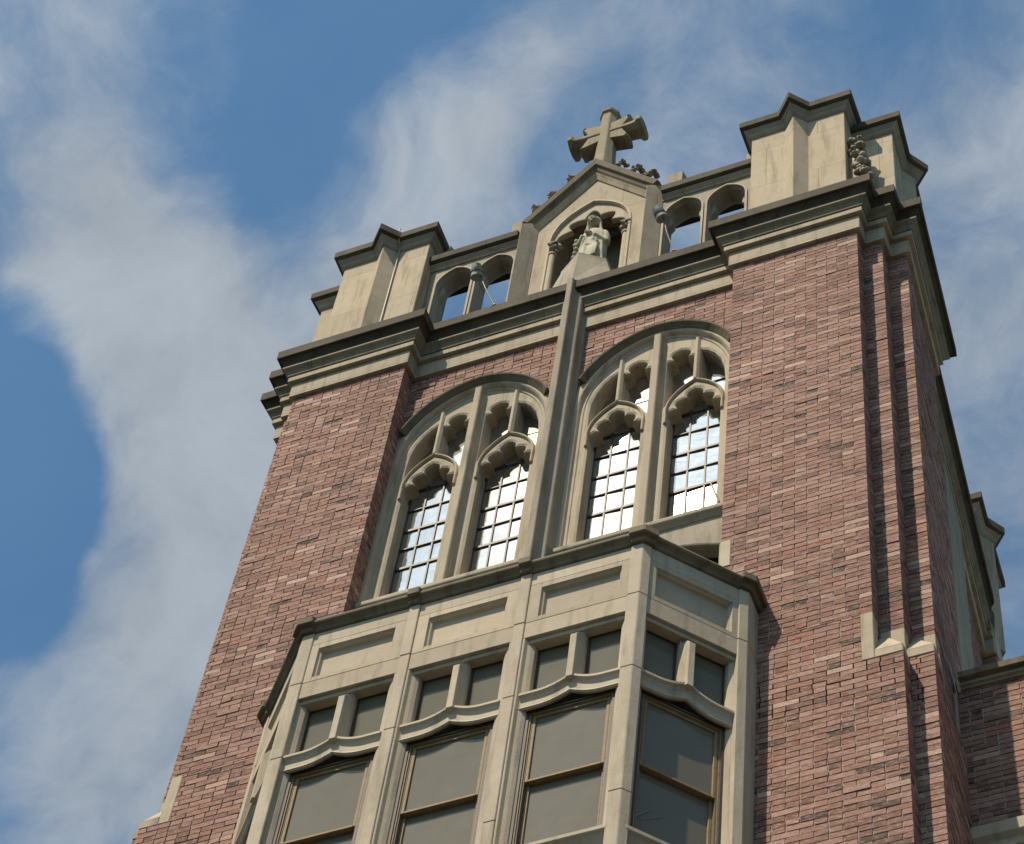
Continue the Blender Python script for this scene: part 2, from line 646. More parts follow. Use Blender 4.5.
def tag(o, label, cat, kind=None, group=None):
    o['label'] = label
    o['category'] = cat
    if kind:
        o['kind'] = kind
    if group:
        o['group'] = group
    return o


def arc(cx, cz, rx, rz, a0, a1, n):
    return [(cx + rx * math.cos(R(a0 + (a1 - a0) * i / n)), cz + rz * math.sin(R(a0 + (a1 - a0) * i / n))) for i in range(n + 1)]


def lobe(p, q, bulge, n=6):
    """curved foil from p to q bulging to the left of p->q"""
    dx, dz = q[0] - p[0], q[1] - p[1]
    out = []
    for i in range(1, n + 1):
        t = i / n
        k = 4 * t * (1 - t) * bulge
        out.append((p[0] + dx * t - dz * k, p[1] + dz * t + dx * k))
    return out


# ------------------------------------------------------------------ the plan of the tower
GROUND_Z = -27.0
A_ = 1.775                            # inner x of a front buttress
RC = 0.203                            # the window wall stands back this far
S1 = 0.193
Y3 = 0.410
# the two front buttresses: outer corners of their three steps, the broader lower stage and its height
DIM = {1: dict(B=3.055, X2=3.251, X3=3.438, LB=3.283, L2=3.474, dz=0.0),
       -1: dict(B=3.040, X2=3.215, X3=3.392, LB=3.215, L2=3.400, dz=4 * 0.0667)}
STAGE_Z = -7.43


def half_plan(sd):
    D = DIM[sd]
    return [(A_, RC), (A_, 0), (D['B'], 0), (D['B'], S1), (D['X2'], S1), (D['X2'], Y3), (D['X3'], Y3), (D['X3'] - 0.116, 1.76), (D['X3'] - 0.316, 1.743),
            (2.80, 5.25), (2.95, 5.237), (2.86, 6.6)]


def half_low(sd):
    D = DIM[sd]
    return [(A_, RC), (A_, 0), (D['LB'], 0), (D['LB'], S1), (D['L2'], S1), (D['L2'] - 0.074, 1.78), (D['X3'] - 0.316, 1.743), (2.80, 5.25), (2.95, 5.237), (2.86, 6.6)]


def both(fn, deep=False):
    r, l = fn(1), fn(-1)
    if deep:                          # hollow behind the windows
        r = [(1.76, 0.62)] + [(1.79, 0.62 if False else RC)] * 0 + r[1:]
        l = [(1.76, 0.62)] + l[1:]
    return [(-x, y) for x, y in reversed(l)] + r


PLAN = both(half_plan)
LOW_PLAN = both(half_low)


def inset(path, d):
    mb = MB()
    mb.sweep(path, [(-d, 0), (-d, 1)], True)
    n = len(path)
    return [(mb.v[i * 2][0], mb.v[i * 2][1]) for i in range(n)]


tag(MB().box(-600, 600, -600, 600, GROUND_Z - 0.5, GROUND_Z).build('ground', GROUND), 'pale paved ground around the foot of the brick tower', 'ground', 'structure')

tower = empty('church_tower', (0, 3.3, GROUND_Z))
tag(tower, 'tall brick church tower with limestone bay window, twin arched windows and stone parapet', 'tower')
# ------------------------------------------------------------------ brickwork
BH, BL = 0.0667, 0.2127
JW = 0.0100


def brick_run(mb, p, q, z0, z1, s_from=0.0, s_to=None, cut=None, depth=0.095):
    """bricks of one wall face from plan point p to q (outward is to the right of travel)"""
    P, Q = Vector(p), Vector(q)
    d = (Q - P)
    L = d.length
    d /= L
    nrm = Vector((d.y, -d.x))
    s_to = L if s_to is None else s_to
    k0, k1 = math.floor(z0 / BH), math.ceil(z1 / BH)
    off0 = random.random() * BL
    for k in range(k0, k1):
        za, zb = max(k * BH, z0) + JW / 2, min((k + 1) * BH, z1) - JW / 2
        if zb - za < 0.015:
            continue
        spans = [(s_from, s_to)]
        if cut:
            for c0, c1 in cut((za + zb) / 2):
                nsp = []
                for a, b in spans:
                    if c1 <= a or c0 >= b:
                        nsp.append((a, b))
                        continue
                    if c0 > a:
                        nsp.append((a, c0))
                    if c1 < b:
                        nsp.append((c1, b))
                spans = nsp
        st = (off0 + (k % 2) * BL / 2) % BL
        for a, b in spans:
            edges = [a]
            e = a - ((a - st) % BL) + BL
            while e < b:
                if e - edges[-1] > 0.05 or edges[-1] == a and e - a > 0.03:
                    if random.random() < 0.27 and e - edges[-1] > 0.15:      # two headers in place of a stretcher
                        edges.append((edges[-1] + e) / 2 + random.gauss(0, 0.004))
                    edges.append(e)
                e += BL
            if b - edges[-1] < 0.04 and len(edges) > 1:
                edges[-1] = b
            else:
                edges.append(b)
            for i in range(len(edges) - 1):
                g0 = JW / 2 if edges[i] > s_from + 1e-4 else 0.0
                g1 = JW / 2 if edges[i + 1] < s_to - 1e-4 else 0.0
                u0, u1 = edges[i] + g0, edges[i + 1] - g1
                if u1 - u0 < 0.015:
                    continue
                r = random.random()
                o = random.gauss(0, 0.0013)
                tint = 0.04 + 0.88 * random.betavariate(1.25, 1.25)
                if r < 0.012:
                    o -= 0.004
                    tint = 0.0  # near-black colour stands in for the shade in a missing brick's hole
                elif r < 0.03:
                    tint = random.random() * 0.05
                elif r < 0.095:
                    tint = 0.92 + random.random() * 0.08
                elif r < 0.11:
                    o += 0.006
                tilt = random.gauss(0, 0.0008)
                dz0, dz1 = random.gauss(0, 0.0009), random.gauss(0, 0.0009)
                vs = []
                for (u, oo, z) in ((u0, o - tilt, za + dz0), (u1, o + tilt, za + dz1), (u1, o + tilt, zb + dz1), (u0, o - tilt, zb + dz0)):
                    for dep in (oo, -depth):
                        w = P + d * u + nrm * dep
                        vs.append((w.x, w.y, z))
                # front 0,2,4,6 back 1,3,5,7
                mb.add(vs, [(0, 2, 4, 6), (0, 1, 3, 2), (2, 3, 5, 4), (4, 5, 7, 6), (6, 7, 1, 0)], tint)


def arch_w(z, half, zs, rise):
    if z <= zs:
        return half
    k = (z - zs) / rise
    return half * math.sqrt(max(0.0, 1 - k * k)) if k < 1 else 0.0


WX = 0.953                            # window centre lines at +-WX
ZS = -1.75


def recess_cut(z):
    c = []
    for wx in (-WX, WX):
        w = arch_w(z, 0.84, ZS, 1.17)
        if w > 0:
            c.append((A_ + wx - w, A_ + wx + w))
    c.append((A_ - 0.13, A_ + 0.13))
    return c


ZB = -11.2                            # real bricks down to here
core = MB()
core.prism(inset(both(half_plan, True), 0.0098), -7.0, 0.72)
under(core.build('wall_core', MORTAR), tower)
core = MB()
core.prism(inset(both(half_low), 0.0098), GROUND_Z, STAGE_Z - 0.03)
under(core.build('wall_core', MORTAR), tower)
for sd in (1, -1):
    D = DIM[sd]
    core = MB()
    zz = STAGE_Z + D['dz'] + 0.02
    pl = [(0.1, 0.30), (A_ + 0.2, 0.0098), (D['LB'] - 0.0098, 0.0098), (D['LB'] - 0.0098, S1 + 0.0098), (D['L2'] - 0.0098, S1 + 0.0098), (D['L2'] - 0.084, 1.74), (0.1, 1.74)]
    core.prism([(sd * x, y) for x, y in pl], -7.9, zz - 0.06)
    pl = [(0.1, 0.64), (A_ + 0.2, 0.0102), (D['B'] - 0.0098, 0.0102), (D['B'] - 0.0098, S1 + 0.0102), (D['X2'] - 0.0098, S1 + 0.0102), (D['X2'] - 0.0098, Y3 + 0.0098), (D['X3'] - 0.0098, Y3 + 0.0098), (D['X3'] - 0.12, 1.73), (0.1, 1.73)]
    core.prism([(sd * x, y) for x, y in pl], zz - 0.059, -6.9)
    under(core.build('wall_core', MORTAR), tower)

for sd in (-1, 1):
    wall = MB()
    if sd < 0:
        brick_run(wall, (-A_, RC), (0, RC), -1.25, 0.0, cut=lambda z: recess_cut(z))
    else:
        brick_run(wall, (0, RC), (A_, RC), -1.25, 0.0, cut=lambda z: [(a - A_, b - A_) for a, b in recess_cut(z)])
    wall_o = under(wall.build('window_wall', BRICK, tint=True), tower)
    # mortar backing with the arch left open
    ww = [(0.0, -1.27), (0.0, 0.70), (sd * (A_ + 0.05), 0.70), (sd * (A_ + 0.05), -1.27)]
    k = [(sd * WX + u, z) for u, z in zip([0.82 * math.cos(math.pi * i / 24) for i in range(25)], [-1.75 + 1.15 * math.sin(math.pi * i / 24) for i in range(25)]) if z > -1.26]
    ring_ = [(sd * (A_ + 0.05), -1.27), (sd * (A_ + 0.05), 0.70), (0.0, 0.70), (0.0, -1.27)] 
    kk = k if (k[0][0] < k[-1][0]) == (sd > 0) else k[::-1]
    under(plate('wall_core', MORTAR, [ring_ + kk], 0.40, 0.002, None, lambda u, d, z: (u, 0.4145 + d, z)), wall_o)


def buttress(sx):
    mb = MB()
    D = DIM[sx]
    B, X2, X3, LB, L2, dz = (D[k] for k in ('B', 'X2', 'X3', 'LB', 'L2', 'dz'))

    def run(p, q, z0, z1, a=0.0, b=None):
        if sx < 0:                    # mirrored: travel the other way
            p, q = (-q[0], q[1]), (-p[0], p[1])
            L = math.hypot(q[0] - p[0], q[1] - p[1])
            a, b = (0.0 if b is None else L - b), L - a
        brick_run(mb, p, q, z0, z1, a, b)
    run((A_, RC), (A_, 0), -6.6, 0, 0.0, RC - 0.094)
    # upper stage; the stones of the offset take the place of bricks at the outer corner
    run((A_, 0), (B, 0), -6.833 + dz, 0)
    run((A_, 0), (B - 0.10, 0), -112 * BH + dz, -6.833 + dz)
    run((B, 0), (B, S1), -6.85 + dz, 0, 0.096)
    run((B, S1), (X2, S1), -6.87 + dz, 0)
    run((X2, S1), (X2, Y3), -6.87 + dz, 0, 0.096)
    run((X2, Y3), (X3, Y3), -6.73 + dz, 0)
    run((X3, Y3), (X3 - 0.116, 1.76), -7.28 + dz, 0, 0.096)
    run((X3 - 0.116, 1.76), (X3 - 0.316, 1.743), -7.28 + dz, 0, 0.096)
    # lower stage
    run((A_, 0), (LB, 0), ZB, -112 * BH + dz)
    run((LB, 0), (LB, S1), ZB, -7.49 + dz, 0.096)
    run((LB, S1), (L2, S1), ZB, -7.30 + dz)
    run((L2, S1), (L2 - 0.074, 1.78), ZB, -7.30 + dz, 0.096)
    b = under(mb.build('buttress', BRICK, tint=True), tower)
    # weathering stones over the two broad steps of the lower stage
    st = MB()

    def slab(x0, x1, z0, z1, y0, y1):
        st.slab([(sx * x0, z0 + dz), (sx * x1, z0 + dz), (sx * x1, z1 + dz), (sx * x0, z1 + dz)], y0, y1)

    def pyramid(x0, x1, y0, y1, z0, z1):
        z0, z1 = z0 + dz, z1 + dz
        p = [(sx * x0, y0, z0), (sx * x1, y0, z0), (sx * x1, y1, z0), (sx * x0, y1, z0), (sx * (x0 + 0.040), y1 + 0.02, z1), (sx * (x0 - 0.02), y1 + 0.02, z1)]
        st.add(p, [(0, 1, 4), (1, 2, 4), (0, 4, 5), (0, 5, 3), (0, 3, 2, 1), (2, 3, 5, 4)])
    slab(B - 0.098, B + 0.004, -7.472, -6.836, -0.006, 0.12)
    st.mark()
    slab(B + 0.006, LB + 0.003, -7.472, -7.372, -0.006, 0.18)
    pyramid(B + 0.004, LB + 0.002, -0.004, S1, -7.372, -6.90)
    st.mark()
    slab(B, X2 + 0.004, -7.35, -6.872, S1 - 0.006, S1 + 0.1)
    st.mark()
    slab(X2 + 0.006, L2 + 0.004, -7.298, -7.19, S1 - 0.006, Y3)
    pyramid(X2 + 0.004, L2 + 0.003, S1 - 0.004, Y3, -7.19, -6.72)
    st.mark()
    slab(X2, X3 + 0.004, -7.17, -6.732, Y3 - 0.006, Y3 + 0.1)
    # long sloping stone down the side face
    st.mark()
    q = [(X3 + 0.003, Y3 + 0.02, -6.74), (X3 + 0.003, Y3 + 0.02, -7.28), (L2 + 0.004, Y3 + 0.02, -7.295), (L2 - 0.002, Y3 + 0.10, -7.60), (X3 + 0.003, Y3 + 0.12, -7.30)]
    st.add([(sx * x, y, z + dz) for x, y, z in q], [(0, 1, 2), (0, 2, 3, 4), (1, 2, 3, 4), (0, 1, 4)])
    st.build('weathering_stone', STONE, b, 0.006)
    return b


buttress(-1)
buttress(1)

rear = MB()
brick_run(rear, (2.80, 5.25), (2.95, 5.237), -6.0, 0)
brick_run(rear, (2.95, 5.237), (2.86, 6.6), -6.0, 0, 0.096)
brick_run(rear, (3.122, 1.743), (2.80, 5.25), -6.6, 0)
under(rear.build('side_wall', BRICK, tint=True), tower)

# stone jamb and hood of the arched window in the tower's side wall
jm = MB()
sdir = Vector((2.80 - 3.122, 5.25 - 1.743, 0)).normalized()
snrm = Vector((sdir.y, -sdir.x, 0))


def side_fn(u, dep, z):
    w = Vector((3.122, 1.743, 0)) + sdir * u - snrm * dep
    return (w.x, w.y, z)


jm.slab([(0.05, -6.6), (1.25, -6.6), (1.25, -2.2), (1.21, -1.4), (1.05, -0.75), (0.8, -0.35), (0.55, -0.12), (0.05, -0.12)], -0.035, 0.05, side_fn)
jm.mark()
jm.slab([(1.0, -6.6), (1.9, -6.6), (1.9, -0.09), (1.0, -0.09)], -0.09, 0.05, side_fn)
jm.mark()
jm.slab([(1.9, -6.6), (2.15, -6.6), (2.15, -0.09), (1.9, -0.09)], -0.05, 0.05, side_fn)
jm.build('side_window_jamb', STONE_GREY, tower, 0.012)

# ------------------------------------------------------------------ frieze, bed mould and cap of the main cornice
CP = PLAN[1:-1]
fr = MB()
fr.sweep(CP, [(-0.05, -0.045), (0.040, -0.045), (0.040, 0.212), (0.030, 0.217), (0.030, 0.226), (0.082, 0.230), (0.082, 0.318), (0.06, 0.324), (-0.05, 0.330)])
under(fr.build('frieze', STONE_J, None, 0.004), tower)
fm = MB()
fm.sweep(CP, [(-0.05, 0.325), (0.088, 0.327), (0.094, 0.335), (0.098, 0.365), (0.112, 0.400), (0.135, 0.425), (0.146, 0.440), (0.146, 0.468), (0.130, 0.478), (-0.05, 0.485)])
under(fm.build('bed_mould', STONE_STAIN), tower)
fc = MB()
fc.sweep(CP, [(-0.05, 0.476), (0.128, 0.474), (0.134, 0.505), (0.150, 0.545), (0.174, 0.578), (0.184, 0.586), (0.205, 0.584), (0.212, 0.594), (0.212, 0.742), (0.150, 0.785), (-0.10, 0.87)])
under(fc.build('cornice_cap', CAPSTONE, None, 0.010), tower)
rf = MB()
rf.prism(inset(PLAN, 0.08), 0.70, 0.80)
under(rf.build('roof', ROOF), tower)

# ------------------------------------------------------------------ central pier between the two windows
pr = MB()
half = [(0.026, -0.058), (0.034, -0.045), (0.046, 0.022), (0.058, 0.040), (0.100, 0.062), (0.108, 0.075), (0.112, 0.150), (0.135, 0.165), (0.137, 0.26)]
poly = [(-x, y) for x, y in reversed(half)] + half
pr.prism(poly, -6.3, 0.742)
under(pr.build('central_pier', STONE_GREY, None, 0.004), tower)


# ------------------------------------------------------------------ the two arched windows
def ell(half, zs, rise, zb, n=28):
    """arched path up the left side, over the top, down the right"""
    pts = [(-half, zb)]
    for i in range(n + 1):
        a = math.pi * (1 - i / n)
        s, c = math.sin(a), math.cos(a)
        # slightly pointed crown
        pts.append((half * math.copysign(abs(c) ** 1.0, c), zs + rise * (s ** 1.0) * (1 - 0.035 * abs(c) * s)))
    pts.append((half, zb))
    return pts


ZSILL = -3.88


def arched_window(wx):
    fn = lambda u, y, z: (wx + u, y, z)
    # tracery: a plate with cusped openings
    outer = ell(0.79, ZS, 1.12, ZSILL - 0.36)
    holes = []
    for s in (-1, 1):
        c = 0.395

        def L(pts, s=s, c=c):
            return [(s * (c + u), z) for u, z in pts]
        head = [(0.255, ZSILL - 0.32), (0.255, -2.30)]
        head += lobe((0.255, -2.30), (0.160, -2.150), -0.38)
        head += lobe((0.160, -2.150), (0.068, -1.990), -0.42)
        head += lobe((0.068, -1.990), (0.0, -1.845), -0.22, 4)
        left = [(-u, z) for u, z in reversed(head[:-1])]
        holes.append(L(head + left))
        up = [(-0.300, -2.02), (-0.300, -1.30)]
        up += lobe((-0.300, -1.30), (-0.232, -1.150), 0.45, 5)
        up += lobe((-0.232, -1.150), (-0.172, -0.985), 0.35, 5)
        up += lobe((-0.172, -0.985), (-0.110, -1.150), 0.35, 5)
        up += lobe((-0.110, -1.150), (-0.042, -1.30), 0.45, 5)
        up += [(-0.042, -1.735), (-0.12, -1.80), (-0.20, -1.90)]
        holes.append(L(up))
        eye = [(0.042, -1.735), (0.042, -1.10), (0.10, -1.14), (0.17, -1.235), (0.235, -1.38), (0.275, -1.56), (0.288, -1.78), (0.285, -2.02), (0.20, -1.90), (0.12, -1.80)]
        holes.append(L(eye))
    w = plate('arched_window', STONE, [outer] + holes, 0.20, 0.035, None, lambda u, d, z: (wx + u, 0.345 + d, z))
    under(w, tower)
    # pointed ribs standing proud over each light
    rb = MB()
    for s in (-1, 1):
        c = 0.395 * s
        rb.mark()
        path = [(-0.275, -2.40), (-0.275, -2.27)] + lobe((-0.275, -2.27), (0.0, -1.705), 0.15, 10) + lobe((0.0, -1.705), (0.275, -2.27), 0.15, 10) + [(0.275, -2.40)]
        path = [(c + u, z) for u, z in path]
        rb.sweep(path, [(-0.026, 0.243), (-0.014, 0.222), (0.000, 0.220), (0.010, 0.240), (0.010, 0.262), (-0.026, 0.262)], False, lambda p, q, h: (wx + p, h, q))
        rb.sweep([(c, -1.70), (c, -0.74 - 0.36 * 0.35)], [(-0.034, 0.25), (-0.010, 0.215), (0.010, 0.215), (0.034, 0.25)], False, lambda p, q, h: (wx + p, h, q))
    rb.build('tracery_rib', STONE, w, 0.004)
    # moulded reveal
    rv = MB()
    prof = [(0.03, 0.46), (-0.03, 0.46), (-0.03, 0.262), (-0.012, 0.252), (0.0, 0.235), (0.022, 0.232), (0.035, 0.205), (0.050, 0.188), (0.070, 0.184), (0.12, 0.188), (0.12, 0.46)]
    rv.sweep(ell(0.745, ZS, 1.085, ZSILL - 0.42), [(-o, h) for o, h in prof], False, lambda p, q, h: (wx + p, h, q))
    rv.build('window_frame', STONE, w)
    # dark weathered hood mould over the arch
    hd = MB()
    hp = ell(0.86, ZS, 1.19, -1.3, 40)
    hp = [p for p in hp if p[1] > -1.30]
    hd.sweep(hp, [(0.035, 0.24), (0.035, 0.176), (0.010, 0.150), (-0.012, 0.125), (-0.028, 0.120), (-0.034, 0.128), (-0.034, 0.24)], False, lambda p, q, h: (wx + p, h, q))
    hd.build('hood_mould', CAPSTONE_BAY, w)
    # plain stone beside the lights, from the springing down
    js = MB()
    sgn = 1 if wx > 0 else -1
    a0, a1 = (A_ - abs(wx)), (abs(wx) - 0.13)        # to the buttress, to the pier
    for d0, d1 in ((0.80, a0 + 0.005), (-(a1 + 0.005), -0.80)):
        u0, u1 = sorted((sgn * d0, sgn * d1))
        if u1 - u0 < 0.01:
            u0, u1 = u0 - 0.01, u1 + 0.01
        zt = -1.24
        js.mark()
        js.slab([(wx + u0, -6.3), (wx + u1, -6.3), (wx + u1, zt), (wx + u0, zt)], 0.1895, 0.46)
    js.build('jamb_stone', STONE_GREY, w, 0.004)
    # main mullion
    ml = MB()
    half = [(0.030, 0.150), (0.040, 0.165), (0.052, 0.225), (0.062, 0.240), (0.085, 0.250), (0.092, 0.262), (0.1365, 0.330), (0.1365, 0.452)]
    poly = [(wx - x, y) for x, y in reversed(half)] + [(wx + x, y) for x, y in half]
    k = MB()
    zt = ZS + 1.06
    # upper part narrower so that the openings beside it stay clear
    poly2 = [(wx + (x - wx) * min(1.0, 0.085 / max(abs(x - wx), 1e-6)), y) for x, y in poly]
    ml.prism(poly, ZSILL - 0.42, -2.25)
    ml.loft([[(x, y, -2.25) for x, y in poly], [(x, y, -2.05) for x, y in poly2], [(x, y, zt) for x, y in poly2]])
    ml.build('mullion', STONE, w, 0.004)
    # sill and apron with the low arch of the window below
    sl_ = MB()
    sl_.sweep([(wx - 0.82, 0.19), (wx + 0.82, 0.19)], [(-0.3, -4.40), (-0.01, -4.40), (0.012, -4.37), (0.045, -4.335), (0.048, -4.285), (0.0, -4.225), (-0.05, -4.14), (-0.235, -3.875), (-0.3, -3.875)])
    sl_.build('sill', STONE, w, 0.006)
    ap = [(-0.80, -6.2), (-0.80, -4.38), (0.80, -4.38), (0.80, -6.2)]
    op = [(-0.72, -6.15), (-0.72, -4.86)] + lobe((-0.72, -4.86), (0.72, -4.86), 0.125, 14) + [(0.72, -6.15)]
    plate('apron', STONE_GREY, [ap, op], 0.16, 0.02, w, lambda u, d, z: (wx + u, 0.285 + d, z))
    lw = MB()
    lw.box(wx - 0.74, wx + 0.74, 0.37, 0.38, -6.18, -4.45)
    lw.build('low_pane', DARKGLASS, w)
    lf = MB()
    for u in (-0.71, -0.24, 0.24, 0.71):
        lf.mark()
        lf.box(wx + u - 0.022, wx + u + 0.022, 0.345, 0.369, -6.15, -4.50)
    lf.mark()
    lf.box(wx - 0.72, wx + 0.72, 0.342, 0.3695, -5.12, -5.08)
    lf.build('low_window_bar', TIMBER_GREY, w)
    # glass: each pane sits a little crooked, so each mirrors its own bit of sky
    zs = [ZSILL + 0.01, -3.44, -3.10, -2.77, -2.40, -2.04, -1.78]
    thick = {1: 0.034, 3: 0.034}
    for s in (-1, 1):
        gz = MB()
        bars = MB()
        e0 = 0.135
        us = [s * (e0 + 0.173 * i) for i in range(4)]
        for i in range(3):
            for j in range(6):
                u0, u1 = sorted((us[i], us[i + 1]))
                tb, ta = random.gauss(0, 0.004), random.gauss(0, 0.004)
                if wx > 0:
                    ta += 0.036
                    if s < 0 and i == 1 and j >= 4:
                        ta, tb = -0.0066, -0.0103
                    if s > 0 and j == 0:              # the bottom row is a hopper standing slightly ajar
                        ta, tb = -0.0231 + 0.004 * (i - 1), 0.0036
                hu, hz, y0 = (u1 - u0) / 2, (zs[j + 1] - zs[j]) / 2, 0.405
                c = [(u0, zs[j], y0 - ta * hu - tb * hz), (u1, zs[j], y0 + ta * hu - tb * hz), (u1, zs[j + 1], y0 + ta * hu + tb * hz), (u0, zs[j + 1], y0 - ta * hu + tb * hz)]
                gz.add([(wx + a, y, z) for a, z, y in c], [(0, 1, 2, 3)])
        # panes of the small upper lights
        for (a, b) in ((0.07, 0.37), (0.42, 0.70)):
            u0, u1 = sorted((s * a, s * b))
            for (z0, z1) in ((-2.15, -1.5), (-1.5, -0.85)):
                ty = random.gauss(0, 0.006)
                gz.add([(wx + u0, 0.412 - ty, z0), (wx + u1, 0.412 - ty, z0), (wx + u1, 0.412 + ty, z1), (wx + u0, 0.412 + ty, z1)], [(0, 1, 2, 3)])
        me = gz.build('glazing', LEADED, w)
        for j in range(1, 6):
            h = thick.get(j, 0.016) / 2
            u0, u1 = sorted((us[0], us[3]))
            bars.box(wx + u0, wx + u1, 0.390, 0.4045, zs[j] - h, zs[j] + h)
        u0, u1 = sorted((us[0], us[3]))
        bars.box(wx + u0, wx + u1, 0.388, 0.4055, ZSILL, ZSILL + 0.030)
        for i in range(4):
            h = 0.008 if i in (1, 2) else 0.013
            bars.box(wx + us[i] - h, wx + us[i] + h, 0.392, 0.4040, ZSILL, -1.80)
        bars.build('window_bars', MUNTIN, w)
    if wx > 0:
        rd = MB()
        rd.tube([(1.597, 0.15, -3.905), (1.68, 0.15, -4.26)], 0.010, 6)
        rd.build('stay_rod', ROD, w)
    # dark room behind the panes
    return w


arched_window(-WX)
arched_window(WX)

# stone block at the foot of the right buttress's inner edge
qb = MB()
for s in (1,):
    qb.slab([(s * 1.770, -5.60), (s * 1.865, -5.60), (s * 1.865, -5.20), (s * 1.770, -5.20)], -0.008, 0.19)
under(qb.build('quoin_stone', STONE, None, 0.006), tower)

# ------------------------------------------------------------------ bay window
YF = -0.90
BX = 1.465
EX, EY = 2.105, -0.205
bay_path = [(-EX, 0.10), (-EX, EY), (-BX, YF), (BX, YF), (EX, EY), (EX, 0.10)]
bay = MB()
ZBB = -12.6


def facet(p, q):
    P, Q = Vector((p[0], p[1], 0)), Vector((q[0], q[1], 0))
    d = (Q - P)
    L = d.length
    d /= L
    n = Vector((d.y, -d.x, 0))
    return P, d, n, L


units = []
P, d, n, L = facet((-BX, YF), (BX, YF))
for i in range(3):
    units.append((P + d * (L * (i + 0.5) / 3 + (0.0122, 0.0, -0.0122)[i]), d, n))
for p, q in (((-EX, EY), (-BX, YF)), ((BX, YF), (EX, EY))):
    P, d, n, L = facet(p, q)
    units.append((P + d * (L * 0.5), d, n))


def umat(u):
    o, d, n = u
    mm = Matrix((d, -n, Vector((0, 0, 1)))).transposed().to_4x4()   # local x along face, y inwards, z up
    mm.translation = o
    return mm


bay_root = MB()
# posts between the units and at the corners: this is the carcase of the bay
for u in (-0.4825, 0.4825):
    for z0, z1 in ((ZBB, -9.634), (-9.630, -8.128), (-8.124, -7.145)):
        bay_root.box(u - 0.046, u + 0.046, YF - 0.012, YF + 0.16, z0, z1)
    bay_root.box(u - 0.046, u + 0.046, YF - 0.014, YF + 0.12, -7.140, -6.44)
for sx in (-1, 1):
    f = lambda pts: [(sx * x, y) for x, y in pts]
    dx, dy = (EX - BX) / 0.945, (EY - YF) / 0.945
    k = 0.012
    c = [(BX - 0.095, YF + 0.14), (BX - 0.095, YF - k), (BX + 0.005, YF - k), (BX + dx * 0.075 + dy * k, YF + dy * 0.075 - dx * k), (BX + dx * 0.075 - dy * 0.14, YF + dy * 0.075 + dx * 0.14)]
    for z0, z1 in ((ZBB, -9.634), (-9.630, -8.128), (-8.124, -7.145)):
        bay_root.prism(f(c), z0, z1)
    bay_root.prism(f(c), -7.140, -6.44)
    e = [(EX - dx * 0.085 - dy * 0.12, EY - dy * 0.085 + dx * 0.12), (EX - dx * 0.085 + dy * k, EY - dy * 0.085 - dx * k), (EX + k, EY - k), (EX + k, 0.05), (EX - 0.1, 0.05)]
    bay_root.prism(f(e), ZBB, -7.145)
    bay_root.prism(f(e), -7.140, -6.44)
bayo = under(bay_root.build('bay_window', STONE_BAY, None, 0.006), tower)

# one window unit of the bay, in its own coordinates; the five places share the meshes
W_ = 0.42
kit = []


def kitpart(name, mb, mat, bevel=0.0):
    o = mb.build(name, mat, None, bevel)
    kit.append(o)
    return o


k = MB()                                             # sunk panel
pw, p0, p1 = 0.337, -7.080, -6.672
k.box(-0.435, -pw, 0, 0.12, -7.138, -6.605)
k.box(pw, 0.435, 0, 0.12, -7.138, -6.605)
k.box(-pw, pw, 0, 0.12, p1, -6.605)
k.box(-pw, pw, 0, 0.12, -7.138, p0)
k.sweep([(-pw, p0), (-pw, p1), (pw, p1), (pw, p0)], [(-0.003, 0.10), (-0.003, 0.0), (0.012, 0.026), (0.020, 0.028), (0.030, 0.055), (0.036, 0.058), (0.036, 0.10)], True,
        lambda p, q, h: (p, h, q))
k.box(-pw, pw, 0.058, 0.13, p0, p1)
kitpart('sunk_panel', k, STONE_BAY, 0.003)
k = MB()
k.box(-0.435, 0.435, 0.002, 0.12, -6.601, -6.435)
kitpart('top_course', k, STONE_BAY, 0.003)

k = MB()                                             # lintel and jambs with their hollow chamfers
k.box(-0.436, 0.436, 0.0, 0.30, -7.352, -7.142)
for s in (-1, 1):
    pts = [(s * 0.437, 0.0), (s * 0.420, 0.0), (s * 0.402, 0.030), (s * 0.378, 0.045), (s * 0.352, 0.070), (s * 0.348, 0.12), (s * 0.348, 0.26), (s * 0.437, 0.26)]
    k.prism(pts, ZBB, -7.352)
k.prism([(-0.42, 0.03), (0.42, 0.03), (0.345, 0.10), (0.345, 0.30), (-0.345, 0.30), (-0.345, 0.10)], -7.40, -7.352)
kitpart('window_surround', k, STONE_BAY, 0.004)

k = MB()                                             # scalloped transom
prof_u = [-0.404 + 0.808 * i / 40 for i in range(41)]


def scal(u, amp, end):
    a = abs(u) / 0.40
    z = amp * max(0.0, 1 - a / 0.66) ** 2.0           # swept up to the middle
    z += end * max(0.0, (a - 0.72) / 0.28) ** 2       # turned at the ends
    return z


rings = []
for u in prof_u:
    t0 = -8.095 + scal(u, 0.105, 0.0)
    b0 = -8.275 + scal(u, 0.090, 0.0)
    rings.append([(u, 0.002, t0 - 0.004), (u, 0.002, t0 - 0.030), (u, 0.022, t0 - 0.048), (u, 0.036, t0 - 0.085), (u, 0.036, b0 + 0.035), (u, 0.026, b0 + 0.012), (u, 0.040, b0), (u, 0.062, b0 + 0.008), (u, 0.075, b0 + 0.085), (u, 0.13, b0 + 0.12), (u, 0.28, b0 + 0.12), (u, 0.28, t0 + 0.03), (u, 0.15, t0 + 0.02), (u, 0.014, t0)])
k.loft(rings)
kitpart('transom', k, STONE_BAY)

